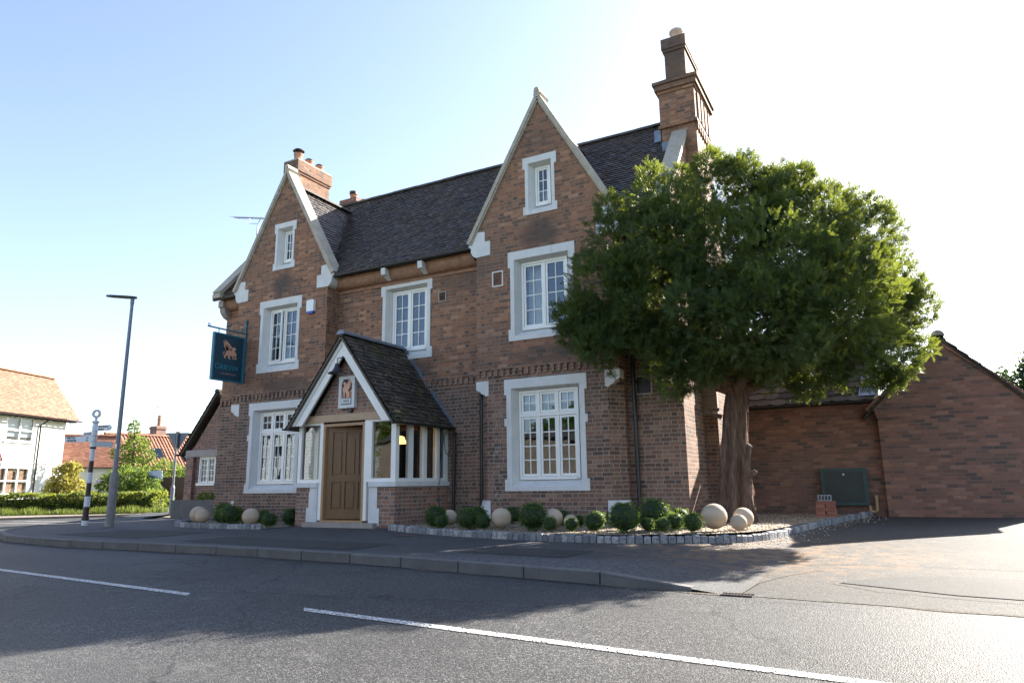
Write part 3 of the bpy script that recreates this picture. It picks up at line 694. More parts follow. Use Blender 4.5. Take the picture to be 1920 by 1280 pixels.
# end copings of main roof
for x0, x1 in ((XE-.3, XE+.06), (XW-.06, XW+.3)):
    q = MB(); a = Vector((x0,.0,ZE+.1)); b_ = Vector((x0,YRG,ZRG+.22)); dv = b_-a; nn = Vector((0,-dv.z,dv.y)).normalized()*.1
    for i in range(6): q.obox(a+dv*(i/6)+dv.normalized()*.004, dv/6-dv.normalized()*.004, (x1-x0,0,0), nn)
    a2 = Vector((x0,YB+.1,ZE+.1)); dv2 = b_-a2; q.obox(a2, dv2, (x1-x0,0,0), Vector((0,dv2.z*-1,dv2.y)).normalized()*-.1)
    q.box((x0+.02,-.08,ZE-.02),(x1-.02,.3,ZE+.1)); q.build('gable_coping', M['coping'], pub)
    # parapet wall under the coping
    q = MB(); q.plate([(YR-.2,ZE-.1),(YB,ZE-.1),(YRG,ZRG+.2),(.08,ZE+.12)], lambda a, b, d, x0=x0: (x0+.04+d, a, b), d=x1-x0-.08); q.build('parapet', M['brick'], pub)

# roofs
rf = MB(); sv = Vector((0,1,SL)).normalized(); LS = math.hypot(YRG-.05, ZRG-ZE)
tile_field(rf, (0,.02,ZE), (1,0,0), sv, [(XW+.28,0),(XE-.28,0),(XE-.28,LS),(XW+.28,LS)], .118, .17, .03, .007, em=1)
svb = Vector((0,-1,SL)).normalized(); rf.add([(XW,YB+.1,ZE),(XE,YB+.1,ZE),(XE,YRG,ZRG),(XW,YRG,ZRG)], [(0,1,2,3)])
main_roof = rf.build('roof', [M['slate'], M['tileedge']], pub)
rb = MB(); ridge_caps(rb, (XW+.3,YRG,ZRG+.03), (XE-.5,YRG,ZRG+.03), .11); rb.build('ridge_tiles', M['ridge'], main_roof)
for c in (CR, CL):
    q = MB()
    zr = 9.40
    for s in (-1, 1):
        u = Vector((0,1,0)); v = Vector((-s,0,1.786)).normalized(); o_ = Vector((c+s*1.78, 0, zr-1.786*1.78)); Lb = math.hypot(1.78, 1.786*1.78)
        def yint(z): return max(.3, (z-ZE)/SL+.05)
        poly = [(.35,0),(yint(o_.z)+.05,0),(yint(zr)+.1,Lb),(.35,Lb)]
        tile_field(q, o_, u, v, poly, .118, .17, .028, .006, em=1)
    bo = q.build('roof', [M['slate'], M['tileedge']], pub); q = MB(); ridge_caps(q, (c,.4,zr+.04), (c,2.8,zr+.04), .1); q.build('ridge_tiles', M['ridge'], bo)

# gutters and downpipes
def gutter(mb, a, b, r_=.062):
    a, b = Vector(a), Vector(b); d = (b-a).normalized(); s = d.cross(Vector((0,0,1))); vs = []
    for p in (a, b):
        for rr in (r_, r_-.008):
            for t in range(9): th = math.pi+math.pi*t/8; vs.append(p+s*math.cos(th)*rr+Vector((0,0,math.sin(th)*rr)))
    fs = []
    for t in range(8): fs += [(t,t+1,19+t,18+t),(9+t,27+t,28+t,10+t),(t,9+t,10+t,t+1),(18+t,19+t,28+t,27+t)]
    fs += [(0,18,27,9),(8,17,35,26)]
    mb.add(vs, fs)
for a, b_ in ((CL+HB+.02, CR-HB-.02), (CR+HB+.02, XE-.02), (XW-.15, CL-HB-.05)):
    q = MB(); gutter(q, (a,.07,6.42), (b_,.07,6.42)); q.build('gutter', M['blackmetal'], pub)
def pipe(pts, r_=.042, mat='blackmetal', clips=()):
    q = MB(); q.tube(pts, r_, 10)
    for (x, y, z) in clips: q.tube([(x,y,z-.03),(x,y,z+.03)], r_*1.45, 10); q.box((x-.07,y,z-.012),(x+.07,y+.07,z+.012))
    return q.build('downpipe', M[mat], pub)
pipe([(CR-HB-.17,.1,6.34),(CR-HB-.17,.12,6.26),(CR-HB-.1,.34,6.1),(CR-HB-.1,.36,6.0),(CR-HB-.1,.37,.2)], clips=[(CR-HB-.1,.37,z) for z in (5.9,4.2,2.6,1.0)])
pipe([(CR+HB+.16,.1,6.34),(CR+HB+.16,.14,6.2),(CR+HB+.17,.36,6.0),(CR+HB+.17,.37,.2)], clips=[(CR+HB+.17,.37,z) for z in (4.8,3.0,2.3,.55)])
q = MB(); q.tube([(CL-HB-.08,.1,6.38),(CL-HB-.03,.2,6.25),(CL-HB-.0+.06,.3,6.1),(CL-HB+.1,.3,5.95)], .04, 8); q.build('downpipe', M['blackmetal'], pub)

# ---------------------------------------------------------------- windows
def surround(cx, w_, zb, zt, y, kind, parent):
    a, b, c, d = opening(cx, w_, zb, zt, kind); L_, R_ = cx-w_/2, cx+w_/2; i = .055
    hd = {'g':.33,'f':.36,'a':.27}[kind]; sh = {'g':.24,'f':.26,'a':.2}[kind]
    lf = [(L_,zb),(L_,zb+sh),(L_+i,zb+sh)]; rt_ = [(R_-i,zb+sh),(R_,zb+sh),(R_,zb)]
    if kind == 'g':
        m0, m1 = zt-1.0, zt-.84
        lf += [(L_+i,m0),(L_,m0),(L_,m1),(L_+i,m1)]; rt_ = [(R_-i,m1),(R_,m1),(R_,m0),(R_-i,m0)]+rt_
    lf += [(L_+i,zt-hd),(L_,zt-hd),(L_,zt)]; rt_ = [(R_,zt),(R_,zt-hd),(R_-i,zt-hd)]+rt_
    poly = lf+rt_; poly = poly[::-1]
    q = MB(); q.plate(poly, lambda u, v, t: (u, y-.022+t, v), [[(a,c),(b,c),(b,d),(a,d)]])
    k = len(poly); q.add([(u,y-.022,v) for u, v in poly]+[(u,y+.01,v) for u, v in poly], [(j,(j+1)%k,k+(j+1)%k,k+j) for j in range(k)])
    dp = .21; s1 = .1; s2 = .05; s3 = .15
    F0 = [(a,y-.022,c),(b,y-.022,c),(b,y-.022,d),(a,y-.022,d)]; F1 = [(a+s1,y+dp,c+s3),(b-s1,y+dp,c+s3),(b-s1,y+dp,d-s2),(a+s1,y+dp,d-s2)]
    q.add(F0+F1, [(0,4,5,1),(1,5,6,2),(2,6,7,3),(3,7,4,0)])
    q.build('window_surround', M['paint_stone'], parent)
    return (a+s1, b-s1, c+s3, d-s2, y+dp)

def casement(parent, x0, x1, z0, z1, y, cols, rows, st=.045, ang=0, hinge=None, mat='white', bar=.02):
    """one sash with glazing bars + its glass"""
    q = MB(); gl = MB(); T = .04
    H = Vector((x0 if hinge == 'L' else x1, y, 0))
    q.box((x0,y,z0),(x0+st,y+T,z1)); q.box((x1-st,y,z0),(x1,y+T,z1)); q.box((x0+st,y,z0),(x1-st,y+T,z0+st*1.2)); q.box((x0+st,y,z1-st),(x1-st,y+T,z1))
    ax0, ax1, az0, az1 = x0+st, x1-st, z0+st*1.2, z1-st
    for i in range(1, cols):
        x = ax0+(ax1-ax0)*i/cols; q.box((x-bar/2,y+.006,az0),(x+bar/2,y+T-.006,az1))
    for j in range(1, rows):
        z = az0+(az1-az0)*j/rows; q.box((ax0,y+.008,z-bar/2),(ax1,y+T-.008,z+bar/2))
    # each pane slightly out of true so that reflections break
    for i in range(cols):
        for j in range(rows):
            p0, p1 = ax0+(ax1-ax0)*i/cols, ax0+(ax1-ax0)*(i+1)/cols; r0, r1 = az0+(az1-az0)*j/rows, az0+(az1-az0)*(j+1)/rows
            a_, b_ = random.uniform(-.0012,.0012), random.uniform(-.0012,.0012)
            gl.add([(p0,y+.022-a_,r0-0),(p1,y+.022+a_,r0),(p1,y+.022+a_+b_,r1),(p0,y+.022-a_+b_,r1)], [(0,1,2,3)])
    if ang:
        Rm = Matrix.Rotation(ang, 3, 'Z')
        for mb in (q, gl): mb.v = [tuple(Rm @ (Vector(v)-H)+H) for v in mb.v]
    q.build('sash', M[mat], parent); gl.build('glass', M['glass'], parent)

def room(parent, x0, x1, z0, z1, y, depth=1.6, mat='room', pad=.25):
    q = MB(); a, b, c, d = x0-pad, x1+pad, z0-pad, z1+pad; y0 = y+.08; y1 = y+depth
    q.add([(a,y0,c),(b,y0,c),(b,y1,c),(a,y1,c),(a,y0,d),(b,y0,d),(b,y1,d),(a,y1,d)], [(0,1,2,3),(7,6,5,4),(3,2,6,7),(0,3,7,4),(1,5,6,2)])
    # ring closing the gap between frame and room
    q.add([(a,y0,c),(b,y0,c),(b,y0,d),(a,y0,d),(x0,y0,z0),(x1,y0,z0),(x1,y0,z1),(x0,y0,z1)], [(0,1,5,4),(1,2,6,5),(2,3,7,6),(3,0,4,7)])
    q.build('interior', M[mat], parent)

def curtain(parent, x0, x1, z0, z1, y, gather=0):
    q = MB(); n_ = 36; vs = []
    for j in range(9):
        z = z1+(z0-z1)*j/8; wq = 1-gather*math.sin(math.pi*min(1,j/8*1.1))*.5
        for i in range(n_+1):
            t = i/n_; vs.append((x0+(x1-x0)*t*wq, y+.03*math.sin(t*11*math.pi*1.0)+.008*math.sin(t*37), z))
    q.add(vs, [(j*(n_+1)+i, j*(n_+1)+i+1, (j+1)*(n_+1)+i+1, (j+1)*(n_+1)+i) for j in range(8) for i in range(n_)])
    q.build('curtain', M['curtain'], parent, smooth=True)

def window(key, nc, lab=None):
    cx, w_, zb, zt, y, kind = WIN[key]
    wr = bpy.data.objects.new('window', None)
    COL.objects.link(wr); wr.parent = pub; wr.location = Vector((cx,y,zb))-parent_world(pub)
    if lab: wr['label'] = lab
    x0, x1, z0, z1, yf = surround(cx, w_, zb, zt, y, kind, wr)
    q = MB(); f = .05; yy = yf-.055
    q.box((x0,yy,z0),(x0+f,yf+.05,z1)); q.box((x1-f,yy,z0),(x1,yf+.05,z1)); q.box((x0+f,yy,z1-f),(x1-f,yf+.05,z1)); q.box((x0+f,yy-.03,z0-.01),(x1-f,yf+.05,z0+f))
    W_ = x1-x0-2*f; mul = .05
    cols = {'g':3,'f':2,'a':1}[kind]; cw = (W_-(cols-1)*mul)/cols
    for i in range(1, cols):
        xx = x0+f+i*cw+(i-1)*mul; q.box((xx,yy,z0+f),(xx+mul,yf+.05,z1-f))
    if kind == 'g':
        zm = z1-f-.48; q.box((x0+f,yy-.006,zm-.03),(x1-f,yf+.045,zm+.03))
    q.build('window_frame', M['white'], wr)
    for i in range(cols):
        a = x0+f+i*(cw+mul)+.006; b_ = a+cw-.012
        if kind == 'g':
            casement(wr, a, b_, z0+f+.006, zm-.036, yf-.04, 2, 4); casement(wr, a, b_, zm+.036, z1-f-.006, yf-.04, 2, 2)
        elif kind == 'f':
            op = key == 'LF' and i == 0
            casement(wr, a, b_, z0+f+.006, z1-f-.006, yf-.04, 2, 4, ang=R(-10) if op else 0, hinge='L')
        else: casement(wr, a, b_, z0+f+.006, z1-f-.006, yf-.04, 2, 3, st=.035)
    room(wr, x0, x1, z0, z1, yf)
    if key == 'RF': curtain(wr, x0+.05, x0+.42, z0, z1, yf+.2, .35)
    if key == 'LF': curtain(wr, x0+.72, x0+.98, z0, z1, yf+.2, .2)
    if key in ('RA',): curtain(wr, x0, x1, z0, z0+.42, yf+.14)
    if key == 'RG': curtain(wr, x0, x1, z1-.3, z1, yf+.14)
    if key == 'LG': curtain(wr, x0, x1, z1-.28, z1, yf+.14)
    return wr
for k in ('RG','LG','RF','LF','CF','RA','LA'):
    window(k, 1, {'LF':'window with its left casement standing ajar','RF':'window with a pale curtain behind its left casement'}.get(k))

# air bricks / vents
def vent(x0, x1, z0, z1, y, slats=True, frame='paint_stone'):
    q = MB(); f = .028
    for a, b_ in (((x0,z0),(x1,z0+f)),((x0,z1-f),(x1,z1)),((x0,z0+f),(x0+f,z1-f)),((x1-f,z0+f),(x1,z1-f))): q.box((a[0],y-.02,a[1]),(b_[0],y+.03,b_[1]))
    vo = q.build('vent', M[frame], pub)
    q = MB(); q.box((x0+f,y+.012,z0+f),(x1-f,y+.02,z1-f))
    q.build('back', M['blackmetal'], vo); q = MB()
    k = 7
    for i in range(k):
        z = z0+f+(z1-z0-2*f)*(i+.5)/k; q.bar((x0+f,y-.002,z),(x1-f,y-.002,z), .024, .006, (0,1,-.6))
    q.build('grille', M['poleblack'], vo)
vent(-7.46,-7.18,5.36,5.72,0); vent(-9.23,-9.0,5.36,5.62,YR,False,'lintel'); vent(-4.38,-4.03,2.75,3.14,YR,False,'lintel')

# ---------------------------------------------------------------- chimneys
def band(mb, x0, x1, y0, y1, z0, z1, p): mb.box((x0-p,y0-p,z0),(x1+p,y1+p,z1))
c = MB(); X0, X1, Y0, Y1 = -3.98, -3.13, 2.1, 3.75
c.box((X0+.02,Y0+.02,6),(X1-.02,Y1-.02,9.3)); c.box((XE-.02,Y0-.0,0),(X1,Y1,6.0)); c.box((XE-.02,Y0,6.0),(X1,Y1,9.2))
band(c, X0,X1,Y0,Y1, 9.3,9.38,.04); c.box((X0,Y0,9.38),(X1,Y1,10.2))
band(c, X0,X1,Y0,Y1, 10.2,10.28,.03); band(c, X0,X1,Y0,Y1, 10.28,10.42,.08); band(c, X0,X1,Y0,Y1, 10.42,10.5,.12)
for i in range(9):                                   # dentils on the sunny flank
    y = Y0+.04+i*(Y1-Y0-.1)/8; c.box((X1-.01,y,9.12),(X1+.04,y+.08,9.298))
for i in range(4): c.box((X1+.0,Y0+.22+i*.36,9.45),(X1+.035,Y0+.42+i*.36,10.15))
x0, x1, y0, y1 = -3.83, -3.33, 2.32, 3.52
c.box((x0,y0,10.5),(x1,y1,11.42)); band(c, x0,x1,y0,y1, 11.42,11.5,.035); c.box((x0-.06,y0-.06,11.5),(x1+.05,y1+.05,11.78))
chim = c.build('chimney', M['brick'], pub, )
q = MB(); rr = random.Random(3)
prev = None
q.add([(X0-.1,Y0-.1,10.5),(X1+.1,Y0-.1,10.5),(X1+.1,Y1+.1,10.5),(X0-.1,Y1+.1,10.5),(x0,y0-.01,10.72),(x1,y0-.01,10.72),(x1,y1,10.72),(x0,y1,10.72)], [(0,1,5,4),(1,2,6,5),(2,3,7,6),(3,0,4,7)])
q.build('flaunching', M['moss'], chim)
q = MB(); q.lathe((-3.6,2.75,11.77), [(.15,0),(.15,.08),(.125,.1),(.12,.3),(.15,.36),(.175,.4),(.17,.46),(.12,.5)], 20); q.build('chimney_pot', M['pot_pale'], chim)
q = MB()
q.add([(X0-.26,Y0-.05,ZE+SL*(Y0-.1)+.05),(X0+.02,Y0-.05,ZE+SL*(Y0-.1)+.05),(X0+.02,Y0+.8,ZE+SL*(Y0+.75)+.05),(X0-.2,Y0+.8,ZE+SL*(Y0+.75)+.05)], [(0,1,2,3)])
q.box((X0-.16,Y0-.012,9.0),(X0-.0,Y0+.02,9.3)); q.box((XE-.5,Y0-.18,ZE+SL*(Y0-.2)+.0),(XE-.32,Y0+.02,ZE+SL*(Y0-.1)+.12)); q.build('flashing', M['lead'], chim)
# pale stone courses on the breast
q = MB()
for i in range(3): q.box((XE-.005,Y0-.03-.005*i,2.42+i*.205),(X1+.02,Y0+.05,2.42+i*.205+.197))
q.build('stone_courses', M['lintel'], chim)
# left chimney
c = MB(); X0, X1, Y0, Y1 = -17.0, -16.45, 2.6, 4.1
c.box((X0,Y0,6),(X1,Y1,11.35)); band(c, X0,X1,Y0,Y1, 11.35,11.43,.03); band(c, X0,X1,Y0,Y1, 11.43,11.82,.06)
chim = c.build('chimney', M['brick'], pub)
q = MB(); q.box((X0-.06,Y0-.06,11.82),(X1+.06,Y1+.06,11.86)); q.build('flaunching', M['coping'], chim)
for i, hh in enumerate((.36,.3,.3)):
    q = MB(); cc = ((X0+X1)/2,Y0+.25+i*.5,11.84)
    q.lathe(cc, [(.15,0),(.14,hh*.8),(.16,hh*.84),(.16,hh)], 16); po = q.build('chimney_pot', M['pot'], chim)
    q = MB(); q.lathe((cc[0],cc[1],11.84+hh), [(.1,0),(.1,.08),(.2,.1),(.14,.16),(.03,.18)], 16) if i == 0 else q.lathe((cc[0],cc[1],11.84+hh), [(.14,0),(.15,.03),(.1,.08),(.02,.1)], 16)
    q.build('cowl', M['poleblack'], chim)
# small chimney behind the ridge
c = MB(); X0, X1, Y0, Y1 = -16.2, -15.55, 4.5, 5.5
c.box((X0,Y0,7),(X1,Y1,10.75)); band(c, X0,X1,Y0,Y1, 10.75,10.83,.03); band(c, X0,X1,Y0,Y1, 10.83,10.98,.06)
chim = c.build('chimney', M['brick_annex'], pub)
for i in range(2):
    q = MB(); q.lathe((X0+.33,Y0+.25+i*.5,10.98), [(.14,0),(.13,.2),(.15,.24)], 16); q.build('chimney_pot', M['pot'], chim)
q = MB(); q.lathe((X0+.3,Y0+.25,11.2), [(.12,0),(.12,.06),(.14,.07),(.14,.16)], 16); q.build('cowl', M['poleblack'], chim)

# ---------------------------------------------------------------- porch (part of the pub)
PC = -10.3; PY = -1.5; PL, PR = -11.66, -8.93
porch = bpy.data.objects.new('porch', None); COL.objects.link(porch); porch.parent = pub; porch.location = Vector((PC,PY,.2))-parent_world(pub)
q = MB(); T = .24
q.box((PL,PY,.0),(-11.25,PY+T,1.0)); q.box((-9.38,PY,.0),(PR,PY+T,1.0)); q.box((PR-T,PY+T,.0),(PR,YR,1.0)); q.box((PL,PY+T,.0),(PL+T,YR,1.0))
# gable brick infill
q.plate([(PL+.32,2.5),(PR-.32,2.5),(PC,3.95)], XZ(PY+.05), d=.1)
build_split(q, 'brick_wall', M['brick_porch'], porch, lambda c: 'gable' if c.z > 2.4 else 'l' if c.x < -10.8 else 'r')
q = MB(); S = .045  # white sills and dressed stone by the door
q.box((PL-S,PY-S,1.0),(-11.03,PY+T+.02,1.1)); q.box((-9.6,PY-S,1.0),(PR+S,PY+T+.02,1.1)); q.box((PR-T-.02,PY+T+.02,1.0),(PR+S,YR,1.1)); q.box((PL-S,PY+T+.02,1.0),(PL+T,YR,1.1))
q.box((-11.27,PY-.012,.21),(-11.03,PY+.2,.9)); q.box((-11.33,PY-.014,.21),(-11.27,PY+.1,.56)); q.box((-11.25,PY-.013,.9),(-11.03,PY+.2,1.0))
q.box((-9.6,PY-.012,.21),(-9.38,PY+.2,1.0)); q.box((-9.38,PY-.014,.21),(-9.32,PY+.1,.56))
build_split(q, 'stone_dressing', M['paint_stone'], porch, lambda c: c.x < PC)
q = MB(); q.box((-11.3,PY-.16,.02),(-9.36,PY+.3,.27)); q.build('doorstep', M['lintel'], porch)
# white timber frame
q = MB(); zt = 2.4
posts = [(PL,PL+.09),(-11.02,-10.93),(-9.76,-9.56),(PR-.12,PR)]
for a, b_ in posts: q.box((a,PY,1.1),(b_,PY+.12,zt))
q.box((-11.02,PY+.002,.31),(-10.93,PY+.12,1.1)); q.box((-9.76,PY+.002,.31),(-9.68,PY+.12,1.1))
q.box((PL+.09,PY+.005,1.1),(-11.02,PY+.115,1.17)); q.box((-9.56,PY+.005,1.1),(PR-.12,PY+.115,1.17)); q.box((PL+.09,PY+.01,zt-.05),(-10.93,PY+.11,zt)); q.box((-9.56,PY+.01,zt-.05),(PR-.12,PY+.11,zt))
for yy in (-1.0,-.5,0.0,.33): 
    for X, s in ((PR-.12,1),(PL,1)): q.box((X+.005,yy,1.1),(X+.115,yy+.12,zt))
for X in (PR-.12, PL): q.box((X+.008,PY+.12,1.1),(X+.11,YR,1.17)); q.box((X+.008,PY+.12,zt-.05),(X+.11,YR,zt+.03))
build_split(q, 'post_frame', M['white'], porch, lambda c: c.x < PC)
q = MB(); q.add([(PL+.09,PY+.06,1.17),(-11.02,PY+.06,1.17),(-11.02,PY+.06,zt-.05),(PL+.09,PY+.06,zt-.05)], [(0,1,2,3)]); q.add([(-9.56,PY+.06,1.17),(PR-.12,PY+.061,1.17),(PR-.12,PY+.06,zt-.05),(-9.56,PY+.06,zt-.05)], [(0,1,2,3)])
for a, b_ in ((PY+.12,-1.0),(-.88,-.5),(-.38,0.0),(.12,.33)):
    for X in (PR-.06, PL+.06): q.add([(X,a,1.17),(X,b_,1.17),(X,b_,zt-.05),(X,a,zt-.05)], [(0,1,2,3)])
build_split(q, 'glass', M['glass'], porch, lambda c: c.x < PC)
q = MB(); q.box((PL+.02,PY-.03,zt),(PR-.0,PY+.13,zt+.16)); q.build('lintel_beam', M['beam'], porch)
# white bargeboards
apex = Vector((PC,0,4.22)); 
q = MB()
for s in (-1, 1):
    def mitre(w0, w1, y0, y1):
        k = math.sqrt(1+1.324**2); zb_ = 2.34; P = []
        xo, xi = (4.22-w0*k-zb_)/1.324, (4.22-w1*k-zb_)/1.324
        for yy in (y0, y1): P += [(PC,yy,4.22-w0*k),(PC+s*xo,yy,zb_),(PC+s*xi,yy,zb_),(PC,yy,4.22-w1*k)]
        F = [(0,3,2,1),(4,5,6,7),(0,1,5,4),(2,3,7,6),(1,2,6,5)]
        if s < 0: F = [tuple(reversed(f)) for f in F]
        q.add(P, F)
    mitre(.0,.235,PY-.17,PY-.12); mitre(.0,.08,PY-.2,PY-.165)
q.build('bargeboard', M['white'], porch)
# porch roof
q = MB(); zr = 4.30; 
for s in (-1, 1):
    v = Vector((-s*1.5,0,1.986)).normalized(); Lp = math.hypot(1.52,2.012); o_ = Vector((PC+s*1.52,0,zr-2.012))
    tile_field(q, o_, (0,1,0), v, [(PY-.26,0),(YR,0),(YR,Lp),(PY-.26,Lp)], .112, .17, .03, .011)
    n_ = Vector((s*1.986,0,1.5)).normalized()
    q.obox(o_+Vector((0,PY-.26,0))-n_*.065, v*Lp, (0,.06,0), n_*.045)
po = q.build('roof', M['porchtile'], porch)
q = MB(); ridge_caps(q, (PC,PY-.28,zr+.03), (PC,YR,zr+.03), .1, .45); q.build('ridge_tiles', M['lead'], porch)
q = MB()
for s in (-1, 1):
    for i in range(22):          # stepped lead soakers against the wall
        t0, t1 = i/22, (i+1)/22; xa, za = PC+s*1.52*(1-t0), zr-2.012*(1-t0); xb, zb_ = PC+s*1.52*(1-t1), zr-2.012*(1-t1)
        hq = .13+random.uniform(-.02,.03)
        q.add([(xa,YR-.012,za),(xb,YR-.012,zb_),(xb,YR-.012,zb_+hq),(xa,YR-.012,zb_+hq)], [(0,1,2,3)] if s < 0 else [(3,2,1,0)])
q.build('flashing', M['lead'], porch)
for s in (-1, 1):
    q = MB(); gutter(q, (PC+s*1.55,PY-.3,2.30), (PC+s*1.55,YR-.02,2.30), .05); q.build('gutter', M['blackmetal'], porch)
q = MB(); q.tube([(PR+.27,YR-.12,2.2),(PR+.24,YR-.1,2.1),(PR+.2,YR-.08,.2)], .035, 8); q.build('downpipe', M['brownpipe'], porch)
# door: oak frame and open panelled leaf (hinged left, swung inwards)
q = MB(); dx0, dx1 = -10.93, -9.76; zd = 2.36
q.box((dx0,PY+.0,.31),(dx0+.06,PY+.14,zd)); q.box((dx1-.06,PY,.31),(dx1,PY+.14,zd)); q.box((dx0+.06,PY,zd-.06),(dx1-.06,PY+.14,zd)); q.box((dx0,PY-.01,.27),(dx1,PY+.16,.31))
q.build('door_frame', M['oak'], porch)
q = MB(); Wd = dx1-dx0-.13; Hd = zd-.06-.33
def PD(a, b, d): return (a, d, b)
q.box((0,.012,0),(Wd,.05,Hd))
fr = [(0,0,.11,Hd),(Wd-.11,0,Wd,Hd),(.11,0,Wd-.11,.2),(.11,.78,Wd-.11,.93),(.11,Hd-.12,Wd-.11,Hd)]
for a, b_, c_, d_ in fr: q.box((a,-.02,b_),(c_,.013,d_))
pw = (Wd-.22-2*.07)/3
for i in range(3):
    xa = .11+i*(pw+.07)
    if i: q.box((xa-.07,-.02,.2),(xa,.013,.78)); q.box((xa-.07,-.02,.93),(xa,.013,Hd-.12))
    q.box((xa+.03,-.010,.23),(xa+pw-.03,0,.75))
    zt2 = Hd-.2; pts = [(xa+.03,.96),(xa+pw-.03,.96),(xa+pw-.03,zt2-.17)]+[(xa+pw/2+(pw/2-.03)*math.cos(t), zt2-.17+.15*math.sin(t)) for t in np.linspace(.2,math.pi-.2,7)]+[(xa+.03,zt2-.17)]
    q.plate(pts, lambda a, b, d: (a, -.012+d, b), d=.024)
Rm = Matrix.Rotation(R(24), 3, 'Z'); H = Vector((dx0+.065,PY+.1,.33)); q.v = [tuple(Rm @ Vector(v)+H) for v in q.v]
leafo = q.build('door', M['door'], porch)
q = MB(); q.box((PL+.1,PY+.16,.24),(PR-.13,YR-.01,.3)); q.build('floor', M['lintel'], porch)
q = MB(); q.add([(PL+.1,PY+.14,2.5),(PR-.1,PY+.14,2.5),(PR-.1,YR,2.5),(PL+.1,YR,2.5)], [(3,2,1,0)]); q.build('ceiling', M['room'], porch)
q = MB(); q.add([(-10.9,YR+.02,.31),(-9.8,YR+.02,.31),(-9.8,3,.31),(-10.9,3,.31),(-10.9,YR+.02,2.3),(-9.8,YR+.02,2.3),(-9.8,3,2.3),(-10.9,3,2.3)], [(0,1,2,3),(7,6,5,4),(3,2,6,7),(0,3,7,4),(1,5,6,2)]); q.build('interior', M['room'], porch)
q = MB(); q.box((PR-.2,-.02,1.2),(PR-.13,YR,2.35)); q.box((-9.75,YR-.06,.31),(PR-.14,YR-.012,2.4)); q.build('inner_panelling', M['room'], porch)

# things hung on the pub
pl_ = thing('pendant_lamp', 'glowing amber pendant lamp seen through the side window of the porch', 'lamp', (-9.55,-.55,1.95))
q = MB(); q.lathe((-9.55,-.55,1.93), [(.19,0),(.185,.03),(.12,.07),(.09,.15),(.03,.17)], 20); q.build('lamp_shade', M['lampshade'], pl_)
q = MB(); q.tube([(-9.55,-.55,2.1),(-9.55,-.55,2.5)], .008, 6); q.build('cord', M['blackmetal'], pl_)
ld = bpy.data.lights.new('pendant_light', 'POINT'); ld.energy = .5; ld.color = (1,.6,.25); ld.shadow_soft_size = .08
lo = bpy.data.objects.new('pendant_light', ld); COL.objects.link(lo); lo.parent = pl_; lo.location = (0,0,-.12)

# plaque with griffin and date
def text_mesh(s, size, font_mat=None, align='CENTER', bold=.0):
    cu = bpy.data.curves.new('t', 'FONT'); cu.body = s; cu.size = size; cu.align_x = align; cu.offset = bold; cu.resolution_u = 2
    o = bpy.data.objects.new('t', cu); COL.objects.link(o); dg = bpy.context.evaluated_depsgraph_get(); me = o.evaluated_get(dg).to_mesh()
    V = [tuple(v.co) for v in me.vertices]; F = [tuple(p.vertices) for p in me.polygons]
    o.evaluated_get(dg).to_mesh_clear(); bpy.data.objects.remove(o); bpy.data.curves.remove(cu); return V, F
def put_text(mb, s, size, T, bold=.0, align='CENTER', sx=1.):
    V, F = text_mesh(s, size, align=align, bold=bold)
    P = [Vector(T(v[0]*sx, v[1])) for v in V]
    mb.add(P, F)
def strokes(mb, pts, wd, T, th=.006):
    for a, b_ in zip(pts, pts[1:]):
        a, b_ = Vector(a), Vector(b_); d = (b_-a); L = d.length
        if L < 1e-6: continue
        d /= L; q_ = Vector((-d.y, d.x))*wd/2; a = a-d*wd*.15; b_ = b_+d*wd*.15
        P = [a-q_, b_-q_, b_+q_, a+q_]; mb.plate([(p.x,p.y) for p in P], T, d=th)

pq = thing('wall_plaque', 'white framed plaque above the porch door with copper griffin and date 1843', 'plaque', (PC+.12,PY,2.75))
px0, px1, pz0, pz1 = PC-.2, PC+.25, 2.68, 3.38; pxc = (px0+px1)/2; Y_ = PY+.02
q = MB()
fw_ = .075
arch = [(px0+fw_,pz0+fw_),(px1-fw_,pz0+fw_),(px1-fw_,pz1-.17),(px1-fw_-.03,pz1-.12),(px1-fw_-.06,pz1-.07),(px0+fw_+.06,pz1-.07),(px0+fw_+.03,pz1-.12),(px0+fw_,pz1-.17)]
q.plate([(px0,pz0),(px1,pz0),(px1,pz1),(px0,pz1)], lambda a, b, d: (a, Y_-.06+d, b), [arch[::-1]], d=.09); q.build('frame', M['paint_stone'], pq)
q = MB(); q.add([(px0+.03,Y_-.02,pz0+.03),(px1-.03,Y_-.02,pz0+.03),(px1-.03,Y_-.02,pz1-.03),(px0+.03,Y_-.02,pz1-.03)], [(0,1,2,3)]); q.build('panel', M['navy'], pq)
